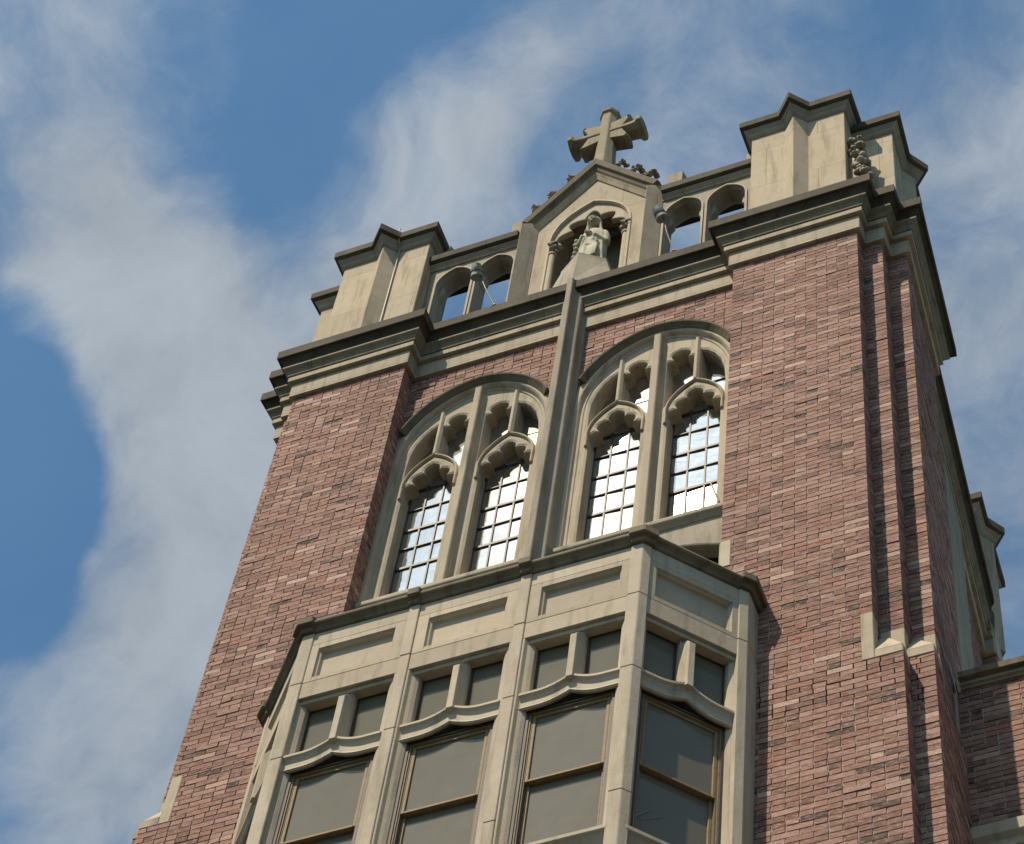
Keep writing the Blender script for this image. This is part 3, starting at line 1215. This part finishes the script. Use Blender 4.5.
k = MB()                                             # mullion of the two small top lights
mp_ = [(-0.026, -0.018), (0.026, -0.018), (0.064, 0.075), (0.064, 0.20), (-0.064, 0.20), (-0.064, 0.075)]
k.loft([[(x, y, -8.06) for x, y in mp_], [(x, y, -7.50) for x, y in mp_], [(x * 0.98, max(y, 0.075), -7.36) for x, y in mp_]])
kitpart('top_mullion', k, STONE_BAY, 0.003)

k = MB()
for s in (-1, 1):
    k = MB()
    k.box(min(s * 0.065, s * 0.36), max(s * 0.065, s * 0.36), 0.130, 0.140, -8.05, -7.36)
    kitpart('top_pane', k, TOP_PANE)
for s in (-1, 1):
    k = MB()
    u0, u1 = sorted((s * 0.068, s * 0.35))
    k.sweep([(u0, -8.0), (u0, -7.392), (u1, -7.392), (u1, -8.0)], [(0.0, 0.112), (0.012, 0.112), (0.012, 0.1285), (0.0, 0.1285)], True, lambda p, q, h: (p, h, q))
    kitpart('top_light_frame', k, TIMBER_DARK)

ZH, ZM, ZR = -8.295, -9.085, -9.87                  # sash head, meeting rail, bottom


def frame(k, u0, u1, z0, z1, w, y0, y1):
    k.box(u0, u0 + w, y0, y1, z0, z1)
    k.box(u1 - w, u1, y0, y1, z0, z1)
    k.box(u0 + w, u1 - w, y0 + 0.001, y1, z1 - w, z1)
    k.box(u0 + w, u1 - w, y0 + 0.001, y1, z0, z0 + w)


k = MB()
frame(k, -0.350, 0.350, ZR - 0.05, ZH + 0.045, 0.020, 0.078, 0.22)
kitpart('outer_frame', k, TIMBER_DARK)
k = MB()
frame(k, -0.331, 0.331, ZR - 0.03, ZH + 0.022, 0.014, 0.088, 0.22)
kitpart('inner_frame', k, TIMBER)
k = MB()
frame(k, -0.317, 0.317, ZR - 0.02, ZH + 0.008, 0.012, 0.098, 0.22)
kitpart('parting_bead', k, TIMBER_GREY)
k = MB()
frame(k, -0.305, 0.305, ZM - 0.022, ZH - 0.004, 0.026, 0.100, 0.135)
kitpart('upper_sash', k, TIMBER, 0.003)
k = MB()
frame(k, -0.305, 0.305, ZR, ZM + 0.012, 0.028, 0.138, 0.175)
kitpart('lower_sash', k, TIMBER, 0.003)
k = MB()
k.box(-0.28, 0.28, 0.116, 0.122, ZM, ZH - 0.03)
kitpart('upper_pane', k, PANE)
k = MB()
k.box(-0.28, 0.28, 0.154, 0.160, ZR + 0.025, ZM)
kitpart('lower_pane', k, PANE)
k = MB()                                             # sill and the plain stone below it
k.sweep([(-0.42, 0.0), (0.42, 0.0)], [(-0.32, -9.89), (-0.10, -9.90), (-0.02, -9.98), (0.015, -10.0), (0.015, -10.04), (-0.012, -10.06), (-0.05, -10.12), (-0.05, ZBB), (-0.32, ZBB)])
kitpart('window_sill', k, STONE_BAY, 0.004)

for i, u in enumerate(units):
    mm = umat(u)
    for src in kit:
        o = src if i == 0 else src.copy()
        if i:
            COL.objects.link(o)
        o.parent = bayo
        o.matrix_local = mm

wr = MB()                                            # a loose twig and wire caught on the right-hand pane
wr.tube([(1.452, -0.699, -9.715), (1.510, -0.640, -9.600), (1.561, -0.580, -9.495)], [0.005, 0.004, 0.002], 6)
wr.mark()
wr.tube([(1.484, -0.662, -9.640), (1.515, -0.630, -9.650), (1.552, -0.588, -9.607), (1.590, -0.546, -9.555), (1.628, -0.503, -9.512)], 0.0022, 6)
wr.build('loose_wire', CABLE, bayo)
# coping of the bay with blocks over the posts
cp = MB()
cp.sweep(bay_path, [(-0.12, -6.434), (0.008, -6.434), (0.020, -6.424), (0.024, -6.402), (0.040, -6.384), (0.064, -6.368), (0.070, -6.345), (0.058, -6.318), (0.0, -6.270), (-0.12, -6.24)])
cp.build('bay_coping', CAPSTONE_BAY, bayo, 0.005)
bk = MB()


def block(cx, cy, dv, nv, w, out):
    dv, nv = Vector(dv), Vector(nv)
    c = Vector((cx, cy))
    bk.mark()
    for z0, z1, o2, ww in ((-6.437, -6.372, out * 0.5, w), (-6.374, -6.285, out, w * 1.06), (-6.287, -6.235, out * 0.55, w * 0.8)):
        pts = [c - dv * ww - nv * 0.10, c - dv * ww + nv * o2, c + dv * ww + nv * o2, c + dv * ww - nv * 0.10]
        bk.prism([(p.x, p.y) for p in pts], z0, z1)


for u in (-0.4825, 0.4825):
    block(u, YF, (1, 0), (0, -1), 0.050, 0.090)
for sx in (-1, 1):
    f = lambda pts: [(sx * x, y) for x, y in pts]
    dx, dy = (EX - BX) / 0.945, (EY - YF) / 0.945
    lev = ((-6.437, -6.372, 0.045, 0.09), (-6.374, -6.285, 0.090, 0.095), (-6.287, -6.235, 0.05, 0.08))
    bk.mark()
    for z0, z1, o2, w in lev:
        c = [(BX - w, YF + 0.1), (BX - w, YF - o2), (BX + o2 * 0.47, YF - o2), (BX + dx * w + dy * o2, YF + dy * w - dx * o2), (BX + dx * w - dy * 0.1, YF + dy * w + dx * 0.1)]
        bk.prism(f(c), z0, z1)
    bk.mark()
    for z0, z1, o2, w in lev:
        e = [(EX - dx * w - dy * 0.1, EY - dy * w + dx * 0.1), (EX - dx * w + dy * o2, EY - dy * w - dx * o2), (EX + o2, EY - o2 * 0.5), (EX + o2, 0.02), (EX - 0.1, 0.02)]
        bk.prism(f(e), z0, z1)
bk.build('coping_block', CAPSTONE_BAY, bayo, 0.008)
br = MB()
br.prism([(-EX + .05, 0.19), (-EX + .05, EY), (-BX + .02, YF + .05), (BX - .02, YF + .05), (EX - .05, EY), (EX - .05, 0.19)], -6.26, -6.19)
br.build('bay_roof', ROOF, bayo)
bi = MB()                                            # inner back of the bay and its underside
bi.prism([(-EX + .25, -0.02), (-BX + .15, YF + .40), (BX - .15, YF + .40), (EX - .25, -0.02)], ZBB, -6.3)
bi.build('room_wall', INTERIOR, bayo)
cb = MB()
pl = [(-EX, 0.02), (-EX, EY), (-BX, YF), (BX, YF), (EX, EY), (EX, 0.02)]
cb.loft([[(x * 0.55, 0.02 + (y - 0.02) * 0.06, ZBB - 1.1) for x, y in pl], [(x * 0.86, 0.02 + (y - 0.02) * 0.6, ZBB - 0.5) for x, y in pl], [(x, y, ZBB) for x, y in pl]])
cb.build('corbel', STONE_BAY, bayo)

# stepped stone against the brick beside the bay's left side
nb = MB()
nb.add([(-2.20, -0.01, -7.30), (-2.10, -0.20, -7.42), (-2.10, 0.0, -7.10), (-2.24, 0.0, -7.42), (-2.10, 0.0, -7.80)],
       [(0, 1, 2), (0, 3, 1), (3, 4, 1), (0, 2, 3), (2, 4, 3)])
nb.build('label_stop', STONE_GREY, bayo)

# ------------------------------------------------------------------ corner turrets
TP = [(1.90, 0.66), (1.90, 0.06), (2.285, 0.06), (2.415, -0.075), (2.545, 0.06), (2.95, 0.06), (2.95, 0.66)]
SP = [(2.84, 1.32), (2.84, 0.385), (3.385, 0.385), (3.352, 0.83), (3.465, 0.985), (3.330, 1.115), (3.312, 1.32)]


def turret(sx, name='turret', poly=TP, z1=3.12, ornament=True):
    pts = [(sx * x, y) for x, y in poly]
    if sx < 0:
        pts = pts[::-1]
    mb = MB()
    mb.prism(pts, 0.74, z1)
    t = under(mb.build(name, STONE_J, None, 0.006), tower)
    # ring order must be counter-clockwise so that the cap swells outwards
    area = sum(pts[i][0] * pts[(i + 1) % len(pts)][1] - pts[(i + 1) % len(pts)][0] * pts[i][1] for i in range(len(pts)))
    ring = pts if area > 0 else pts[::-1]
    md = MB()
    md.sweep(ring, [(-0.05, z1 - 0.05), (0.008, z1 - 0.045), (0.030, z1 - 0.015), (0.036, z1 + 0.03), (0.066, z1 + 0.075), (0.076, z1 + 0.085), (-0.05, z1 + 0.09)], True)
    md.build('turret_mould', STONE_GREY, t)
    cp = MB()
    cp.sweep(ring, [(-0.06, z1 + 0.082), (0.070, z1 + 0.080), (0.100, z1 + 0.100), (0.112, z1 + 0.108), (0.114, z1 + 0.235), (0.06, z1 + 0.27), (-0.06, z1 + 0.33)], True)
    cp.prism([(x, y) for x, y in inset(ring, 0.05)], z1 + 0.1, z1 + 0.33)
    cp.build('turret_cap', CAPSTONE, t, 0.006)
    # thin raised frame lines on the front panels
    if ornament:
        oc = MB()
        rnd = random.Random(3)
        for i in range(5):
            z = 2.42 - i * 0.225
            cx, cy = sx * (3.035 + 0.022 * i), 0.20 - 0.012 * i
            for j in range(9):
                a = j * 2.4 + i
                rr = rnd.uniform(0.030, 0.052)
                oc.ball((cx + 0.075 * math.cos(a) * rnd.uniform(0.5, 1.1), cy - 0.02 + 0.07 * math.sin(a), z + rnd.uniform(-0.07, 0.09)), (rr, rr, rr * 0.8), 8, 5, 0.28)
            oc.ball((cx, cy + 0.03, z), (0.07, 0.07, 0.08), 8, 5, 0.2)
        oc.prism([(sx * 2.95, 0.16), (sx * 3.11, 0.16), (sx * 3.11, 0.38), (sx * 2.95, 0.38)], 0.74, 2.3)
        oc.build('carved_crockets', CARVED, t, smooth=True)
    return t


turret(1, z1=3.17)
turret(1, 'side_turret', SP, 2.97, False)
turret(-1, z1=3.07, ornament=False)
turret(-1, 'side_turret', [(x - 0.04, y) for x, y in SP], 2.90, False)
RT = [(2.1, 6.4), (2.1, 5.33), (2.86, 5.33), (2.84, 5.62), (2.955, 5.78), (2.815, 5.93), (2.79, 6.4)]
turret(1, 'side_turret', RT, 3.05, False)


# ------------------------------------------------------------------ open arcades of the parapet
def arcade(sx):
    out = [(0.80, 0.72), (0.80, 2.60), (1.92, 2.60), (1.92, 0.72)]
    hs = []
    for c, h in ((1.085, 0.205), (1.575, 0.205)):
        o = [(c - h, 0.80), (c - h, 2.16)]
        o += lobe((c - h, 2.16), (c, 2.475), 0.17, 8)
        o += lobe((c, 2.475), (c + h, 2.16), 0.17, 8)
        o += [(c + h, 0.80)]
        hs.append(o)
    a = plate('parapet_arcade', STONE_GREY, [out] + hs, 0.25, 0.045, None, lambda u, d, z: (sx * u, 0.345 + d, z))
    under(a, tower)
    ib = MB()                                        # cusps half way through the arches
    for c, h in ((1.085, 0.205), (1.575, 0.205)):
        for s in (-1, 1):
            p = [(c + s * h * 1.06, 2.02), (c + s * h * 0.72, 2.14), (c + s * h * 0.80, 2.30), (c + s * h * 1.0, 2.30)]
            ib.mark()
            ib.slab([(sx * x, z) for x, z in p], 0.30, 0.40)
    ib.build('cusp', STONE_GREY, a, 0.006)
    cr = MB()                                        # arris roll of each arch
    for c, h in ((1.085, 0.225), (1.575, 0.225)):
        path = [(c - h, 0.8), (c - h, 2.16)] + lobe((c - h, 2.16), (c, 2.50), 0.17, 8) + lobe((c, 2.50), (c + h, 2.16), 0.17, 8) + [(c + h, 0.8)]
        cr.mark()
        cr.sweep([(sx * x, z) for x, z in path], [(-0.012, 0.23), (-0.012, 0.205), (0.012, 0.205), (0.012, 0.23)], False, lambda p, q, hh: (p, hh, q))
    cr.build('arch_roll', STONE, a)
    cp = MB()
    path = [(0.84, 0.0), (1.90, 0.0)] if sx > 0 else [(-1.90, 0.0), (-0.84, 0.0)]
    cp.sweep(path, [(-0.26, 2.66), (-0.26, 2.64), (-0.20, 2.64), (-0.135, 2.665), (-0.125, 2.68), (-0.12, 2.795), (-0.26, 2.86), (-0.56, 2.86), (-0.60, 2.80), (-0.60, 2.64)], False)
    cp.build('coping', CAPSTONE, a, 0.006)
    ms = MB()
    ms.sweep(path, [(-0.24, 2.56), (-0.205, 2.565), (-0.20, 2.60), (-0.165, 2.635), (-0.165, 2.662), (-0.24, 2.662)], False)
    ms.build('coping_mould', STONE_GREY, a)
    up = MB()
    for x0, x1, zt in ((0.84, 1.02, 3.36), (1.76, 1.90, 3.28)):
        u0, u1 = sorted((sx * x0, sx * x1))
        up.mark()
        up.prism([(u0, 0.27), (u1, 0.27), (u1, 0.55), (u0, 0.55)], 2.82, zt)
        up.add([(u0, 0.27, zt), (u1, 0.27, zt), (u1, 0.55, zt), (u0, 0.55, zt), (u0, 0.41, zt + 0.1), (u1, 0.41, zt + 0.1)], [(0, 1, 5, 4), (2, 3, 4, 5), (0, 4, 3), (1, 2, 5)])
    up.build('upstand', STONE_GREY, a, 0.006)
    return a


arcade(1)
arcade(-1)

# ------------------------------------------------------------------ gable with the niche
gout = [(-0.66, 0.72), (-0.66, 2.86), (0.0, 3.80), (0.66, 2.86), (0.66, 0.72)]
NH = 0.455
nic = [(-NH, 0.75), (-NH, 2.36)] + lobe((-NH, 2.36), (0.0, 3.14), 0.15, 12) + lobe((0.0, 3.14), (NH, 2.36), 0.15, 12) + [(NH, 0.75)]
gab = under(plate('gable', STONE_J, [gout, nic], 0.34, 0.012, None, lambda u, d, z: (u, 0.39 + d, z)), tower)
nb_ = MB()                                          # curved back of the niche
rings = []
for i in range(13):
    a = math.pi * i / 12
    rings.append([(-0.50 * math.cos(a), 0.30 + 0.42 * math.sin(a), z) for z in (0.74, 3.4)])
nb_.loft(rings, False, False)
nb_.box(-0.52, 0.52, 0.40, 0.76, 3.20, 3.26)
nb_.build('niche_back', STONE_GREY, gab, smooth=True)
ring2 = MB()
ring2.sweep([(-NH, 0.75)] + [(u * 1.0, z) for u, z in nic[1:-1]] + [(NH, 0.75)], [(-0.035, 0.225), (-0.028, 0.205), (0.0, 0.200), (0.012, 0.222), (0.012, 0.25), (-0.035, 0.25)], False, lambda p, q, h: (p, h, q))
ring2.build('niche_mould', STONE, gab)
# lace of cusps hanging in the arch
NI = NH + 0.012
co_ = [(-NI, 2.30)] + lobe((-NI, 2.30), (0.0, 3.15), 0.15, 12) + lobe((0.0, 3.15), (NI, 2.30), 0.15, 12)
ci = [(0.37, 2.30), (0.33, 2.335)]
foil = [(0.295, 2.385), (0.225, 2.60), (0.090, 2.80)]
ci += lobe((0.33, 2.335), foil[1], -0.42, 8)
ci += lobe(foil[1], foil[2], -0.50, 8)
ci += lobe(foil[2], (-foil[2][0], foil[2][1]), -0.85, 10)
ci += lobe((-foil[2][0], foil[2][1]), (-foil[1][0], foil[1][1]), -0.50, 8)
ci += lobe((-foil[1][0], foil[1][1]), (-0.33, 2.335), -0.42, 8)
ci += [(-0.37, 2.30)]
plate('cusped_fringe', STONE, [co_ + ci], 0.07, 0.014, gab, lambda u, d, z: (u, 0.275 + d, z))
cn = MB()
cpb = MB()
for s in (-1, 1):
    cn.mark()
    cpb.mark()
    cn.tube([(s * 0.425, 0.245, 0.74), (s * 0.425, 0.245, 2.10)], 0.036, 12)
    cn.tube([(s * 0.425, 0.245, 2.10), (s * 0.425, 0.245, 2.13), (s * 0.425, 0.245, 2.15)], [0.046, 0.052, 0.040], 12)
    for i in range(9):
        a = i * 2.4
        cpb.ball((s * 0.425 + 0.035 * math.cos(a), 0.245 + 0.035 * math.sin(a), 2.18 + 0.018 * i), 0.034, 7, 5, 0.28)
    cpb.box(s * 0.425 - 0.055, s * 0.425 + 0.055, 0.190, 0.30, 2.335, 2.365)
cn.build('colonnette', STONE, gab, smooth=False)
cpb.build('carved_capital', CARVED, gab)
gc = MB()                                            # raking coping
ro, ri = [], []
gc.sweep([(-0.70, 2.8825), (0.0, 3.88), (0.70, 2.8825)], [(0.05, 0.24), (0.03, 0.20), (0.0, 0.165), (-0.035, 0.150), (-0.05, 0.120), (-0.115, 0.105), (-0.135, 0.14), (-0.16, 0.36), (-0.135, 0.58), (0.05, 0.60)], False, lambda p, q, h: (p, h, q))
gc.build('gable_coping', CAPSTONE_BAY, gab)
gm = MB()
gm.sweep([(-0.68, 2.80), (0.0, 3.765), (0.68, 2.80)], [(0.035, 0.225), (0.030, 0.205), (0.0, 0.185), (-0.03, 0.160), (-0.05, 0.225)], False, lambda p, q, h: (p, h, q))
gm.build('rake_mould', STONE, gab)
ck = MB()
for s in (-1, 1):
    for k_, r in ((0.20, 0.062), (0.40, 0.066), (0.58, 0.066)):
        z = 3.88 - k_ * (3.88 - 2.74) / 0.80
        ck.mark()
        for j in range(7):
            a = j * 0.9
            ck.ball((s * (k_ + 0.09 + 0.055 * math.cos(a)), 0.22 + 0.07 * math.sin(a), z + 0.25 + 0.04 * math.cos(a * 2.3)), r * 0.60, 8, 5, 0.45)
ck.mark()
for j in range(9):
    a = j * 0.7
    ck.ball((0.12 * math.cos(a), 0.36 + 0.12 * math.sin(a), 4.00), 0.075, 8, 5, 0.25)
ck.build('crocket', CARVED, gab)
pp = MB()                                            # keeled pilasters either side of the gable
pc = MB()
for s in (-1, 1):
    c = s * 0.735
    pp.mark()
    pl = [(c - 0.105, 0.45), (c - 0.105, 0.235), (c - 0.035, 0.055), (c + 0.105, 0.215), (c + 0.105, 0.45)]
    pl2 = [(c - 0.105, 0.45), (c - 0.105, 0.235), (c - 0.035, 0.20), (c + 0.105, 0.225), (c + 0.105, 0.45)]
    pp.loft([[(x, y, 0.74) for x, y in pl], [(x, y, 2.78) for x, y in pl], [(x, y, 3.03) for x, y in pl2]])
pp.build('keeled_pilaster', STONE_GREY, gab, 0.005)
pd = MB()
pt = [(-0.26, 0.44), (-0.235, 0.20), (0.0, 0.035), (0.235, 0.20), (0.26, 0.44)]
pd.loft([[(x * 1.75, 0.44 + (y - 0.44) * 1.18, 0.74) for x, y in pt], [(x * 1.12, 0.44 + (y - 0.44) * 1.02, 1.46) for x, y in pt], [(x * 1.12, 0.44 + (y - 0.44) * 1.02, 1.52) for x, y in pt]])
pd.build('pedestal', STONE_GREY, gab, 0.008)

# ------------------------------------------------------------------ brick wing to the right
wing = empty('brick_wing', (4.6, 3.0, GROUND_Z))
tag(wing, 'lower shaded brick wing with stone coping at the right of the tower', 'building wing')
wc = MB()
wc.box(3.0, 9.0, 1.2098, 6.2, GROUND_Z, -6.43)
under(wc.build('wall_core', MORTAR), wing)
wb = MB()
brick_run(wb, (3.40, 1.20), (9.0, 1.20), -8.27, -6.44)
wb.mark()
brick_run(wb, (3.40, 1.20), (9.0, 1.20), -11.2, -9.350)
wb.build('wall', BRICK, wing, tint=True)
wk = MB()
wk.sweep([(3.43, 1.20), (9.0, 1.20)], [(-0.2, -6.442), (0.018, -6.442), (0.022, -6.425), (0.045, -6.416), (0.048, -6.402), (0.026, -6.390), (0.04, -6.370), (-0.2, -6.36)])
under(wk.build('coping_mould', STONE_GREY), wing)
wk = MB()
wk.sweep([(3.43, 1.20), (9.0, 1.20)], [(-0.6, -6.365), (0.036, -6.365), (0.082, -6.355), (0.088, -6.290), (-0.1, -6.21), (-0.6, -6.21)])
under(wk.build('coping', CAPSTONE_BAY), wing)
wk = MB()
wk.sweep([(3.43, 1.20), (9.0, 1.20)], [(-0.15, -9.350), (0.02, -9.350), (0.022, -8.600), (0.05, -8.585), (0.052, -8.550), (0.024, -8.535), (0.026, -8.470), (0.070, -8.430), (0.075, -8.300), (-0.15, -8.270)])
under(wk.build('string_course', STONE_BAY, None, 0.004), wing)

# ------------------------------------------------------------------ stone cross on the gable
def cross():
    mb = MB()
    cx, cy = -0.02, 0.37
    r = 0.105

    def octo(rx, ry):
        return [(rx * a, ry * b) for a, b in ((0.42, -1), (1, -0.40), (1, 0.40), (0.42, 1), (-0.42, 1), (-1, 0.40), (-1, -0.40), (-0.42, -1))]
    zc = 5.21
    # shaft: front ridge, tapering up
    mb.loft([[(cx + x, cy + y, z) for x, y in octo(k * 1.0, k * 1.15)] for z, k in
             ((3.95, 0.17), (4.20, 0.135), (4.72, 0.112), (zc, 0.105), (5.72, 0.100), (5.76, 0.120), (5.82, 0.124), (5.86, 0.05))])
    # arms
    rings = []
    for x, k in ((-0.465, 0.105), (-0.455, 0.148), (-0.405, 0.150), (-0.380, 0.118), (-0.30, 0.108), (0.0, 0.105), (0.30, 0.108), (0.380, 0.118), (0.405, 0.150), (0.455, 0.148), (0.465, 0.105)):
        rings.append([(cx + x, cy + b * 1.1, zc + a) for a, b in octo(k * 0.76, k * 0.92)])
    mb.loft(rings)
    # four-pointed plate between the arms
    star = []
    for k_ in range(4):
        a0 = math.pi / 4 + k_ * math.pi / 2
        tip = (0.43 * math.cos(a0), 0.43 * math.sin(a0))
        a1 = a0 + math.pi / 2
        tip2 = (0.43 * math.cos(a1), 0.43 * math.sin(a1))
        star.append(tip)
        for t in (0.12, 0.3, 0.5, 0.7, 0.88):
            x = tip[0] * (1 - t) + tip2[0] * t
            y = tip[1] * (1 - t) + tip2[1] * t
            k2 = 1 - 0.30 * math.sin(math.pi * t)
            star.append((x * k2, y * k2))
    mb.slab([(cx + x, zc + z) for x, z in star], cy - 0.095, cy + 0.095)
    for k_ in range(4):
        a0 = math.pi / 4 + k_ * math.pi / 2
        mb.ball((cx + 0.385 * math.cos(a0), cy, zc + 0.385 * math.sin(a0)), (0.045, 0.12, 0.045), 8, 5, 0.1)
    o = mb.build('stone_cross', STONE_STAIN, None, 0.008)
    tag(o, 'weathered carved stone cross standing on the peak of the gable', 'cross')


cross()


# ------------------------------------------------------------------ statue of a robed saint
def statue():
    mb = MB()
    rnd = random.Random(11)
    bx, by, bz = 0.03, 0.23, 1.52
    H = 1.30
    # robe: rings with folds
    secs = [(0.00, 0.205, 0.150), (0.03, 0.215, 0.155), (0.15, 0.200, 0.145), (0.35, 0.185, 0.135), (0.55, 0.175, 0.125), (0.66, 0.172, 0.120), (0.76, 0.172, 0.112),
            (0.84, 0.165, 0.100), (0.90, 0.135, 0.085), (0.94, 0.080, 0.068), (0.97, 0.060, 0.058), (1.00, 0.055, 0.056)]
    N = 56
    rings = []
    for z, rx, ry in secs:
        amp = 0.10 * max(0.0, 1 - z / 0.95) + 0.02
        ring = []
        for k in range(N):
            a = 2 * math.pi * k / N
            f = 1 + amp * (0.55 * math.sin(9 * a + 1.3 * z) + 0.45 * math.sin(14 * a + 2 + 2.1 * z)) * (1 if z < 1.0 else 0.2)
            ring.append((bx + rx * f * math.cos(a) + 0.018 * math.sin(3 * z), by + ry * f * math.sin(a) - 0.01 * z, bz + z))
        rings.append(ring)
    mb.loft(rings)
    # head bowed a little, veil over the shoulders
    hx, hy, hz = bx + 0.012, by - 0.065, bz + 1.105
    mb.ball((hx, hy, hz), (0.078, 0.088, 0.108), 18, 12)
    mb.ball((hx, hy - 0.080, hz - 0.012), (0.017, 0.024, 0.026), 8, 6)           # nose
    mb.ball((hx, hy - 0.070, hz - 0.085), (0.034, 0.022, 0.022), 8, 6)           # chin
    for s in (-1, 1):
        mb.ball((hx + s * 0.032, hy - 0.070, hz - 0.035), (0.022, 0.020, 0.024), 8, 6)   # cheeks
        mb.ball((hx + s * 0.030, hy - 0.074, hz + 0.028), (0.024, 0.014, 0.010), 8, 6)   # brows
    mb.ball((hx, hy - 0.080, hz - 0.052), (0.018, 0.010, 0.006), 8, 5)           # lips
    mb.ball((hx, hy + 0.025, hz + 0.020), (0.098, 0.088, 0.118), 18, 12)         # veil cap
    for s in (-1, 1):
        mb.tube([(hx + s * 0.080, hy + 0.02, hz + 0.05), (hx + s * 0.084, hy + 0.02, hz - 0.06), (hx + s * 0.092, hy + 0.03, hz - 0.16), (hx + s * 0.110, hy + 0.03, hz - 0.25)], [0.020, 0.024, 0.030, 0.030], 10)
        sh = Vector((bx + s * 0.145, by + 0.01, bz + 0.875))
        el = Vector((bx + s * 0.190, by - 0.015, bz + 0.56))
        wr = Vector((bx + s * 0.070, by - 0.125, bz + 0.64 + (0.04 if s < 0 else 0.0)))
        mb.tube([sh, sh.lerp(el, 0.5) + Vector((s * 0.012, 0, 0)), el], [0.058, 0.058, 0.056], 12)
        mb.tube([el, el.lerp(wr, 0.5), wr], [0.056, 0.048, 0.038], 12)
        # wide sleeve hanging from the forearm
        fo = []
        for j in range(6):
            t = j / 5
            w0 = el.lerp(wr, t)
            fo.append([(w0.x - 0.018 * s, w0.y - 0.02, w0.z), (w0.x + 0.018 * s, w0.y + 0.03, w0.z),
                       (w0.x + 0.022 * s, w0.y + 0.02, w0.z - 0.26 + 0.14 * t), (w0.x - 0.014 * s, w0.y - 0.025, w0.z - 0.28 + 0.15 * t)])
        mb.loft(fo)
        # hand: palm, four fingers, thumb
        pa = wr + Vector((-s * 0.045, -0.025, 0.045))
        mb.ball(tuple(pa), (0.028, 0.020, 0.034), 10, 7)
        for j in range(4):
            b0 = pa + Vector((-s * (0.012 - 0.008 * j), -0.010, 0.020 - 0.010 * j))
            mb.tube([b0, b0 + Vector((-s * 0.030, -0.010, 0.028 - 0.006 * j)), b0 + Vector((-s * 0.048, 0.002, 0.044 - 0.008 * j))], [0.0095, 0.009, 0.0075], 6)
        mb.tube([pa + Vector((0, -0.012, 0.02)), pa + Vector((-s * 0.008, -0.03, 0.045))], [0.010, 0.008], 6)
    # bunched drapery gathered in front, and its fall
    for j in range(16):
        a = j * 0.83
        mb.ball((bx + 0.055 + 0.062 * math.cos(a), by - 0.118 - 0.010 * math.sin(a * 2), bz + 0.46 + 0.075 * math.sin(a)), (0.026, 0.026, 0.021), 8, 6)
    for j in range(4):
        x = bx + 0.015 + 0.035 * j
        mb.tube([(x, by - 0.115, bz + 0.40), (x + 0.012, by - 0.138, bz + 0.24), (x + 0.004, by - 0.158, bz + 0.03)], [0.020, 0.022, 0.018], 8)
    for j in range(7):                               # mantle edge down the left side
        z = bz + 0.08 + 0.105 * j
        mb.ball((bx - 0.19 + 0.012 * math.sin(j * 2.1), by - 0.055, z), (0.034, 0.050, 0.045), 8, 6)
    mb.v = [(bx + (x - bx) * 0.86, 0.27 + (y - by) * 0.95, bz + (z - bz) * 0.94) for x, y, z in mb.v]
    o = mb.build('saint_statue', STATUE)
    md = o.modifiers.new('merge', 'REMESH')
    md.mode = 'VOXEL'
    md.voxel_size = 0.0085
    md.use_smooth_shade = True
    sm = o.modifiers.new('soften', 'SMOOTH')
    sm.factor = 0.4
    sm.iterations = 2
    tag(o, 'pale green stained stone statue of a veiled robed saint in the gable niche', 'statue')


statue()


# ------------------------------------------------------------------ two spotlights on the cornice
def lamp(c, d, foot, label, mid=None):
    t = empty('floodlight', foot)
    tag(t, label, 'floodlight')
    c, d = Vector(c), Vector(d).normalized()
    mb = MB()
    pts = [(-0.085, 0.034), (-0.08, 0.052), (-0.02, 0.058), (-0.018, 0.064), (0.022, 0.064), (0.024, 0.061), (0.085, 0.070), (0.088, 0.066), (0.086, 0.056), (0.04, 0.050)]
    mb.tube([c + d * a for a, r in pts], [r for a, r in pts], 16)
    under(mb.build('housing', LAMPGREY), t)
    sd = MB()
    sd.tube([c + d * 0.0185, c + d * 0.0255], 0.0665, 16)
    under(sd.build('band', BLACK), t)
    ln = MB()
    ln.tube([c + d * 0.070, c + d * 0.079], [0.054, 0.054], 14)
    under(ln.build('lens', BLACK), t)
    sm = MB()
    sm.tube([c + d * 0.01 + Vector((0.03, 0.03, -0.03)), mid or (c + Vector(foot)) / 2, Vector(foot)], 0.008, 8)
    sm.tube([Vector(foot) - Vector((0, 0, 0.004)), Vector(foot) + Vector((0, 0, 0.015))], [0.03, 0.028], 10)
    under(sm.build('stem', ROD), t)
    return t


lamp((-1.112, -0.10, 1.517), (-0.06, 0.42, -0.86), (-0.885, 0.03, 0.80), 'small grey spotlight on a bent stem before the left parapet arches')
lamp((0.956, -0.10, 1.571), (0.26, 0.42, -0.84), (1.105, 0.03, 0.80), 'small grey spotlight on a bent stem beside the right parapet arches')

# lightning conductor down the left turret
lc = MB()
lc.tube([(-2.262, -0.060, 3.40), (-2.262, -0.072, 3.35), (-2.262, -0.066, 3.24), (-2.258, -0.03, 3.14), (-2.262, 0.035, 3.06), (-2.265, 0.045, 2.4), (-2.263, 0.042, 1.6), (-2.262, 0.040, 0.83)], 0.009, 8)
tag(lc.build('lightning_conductor', CABLE), 'thin pale conductor cable running down the front of the left corner turret', 'cable')
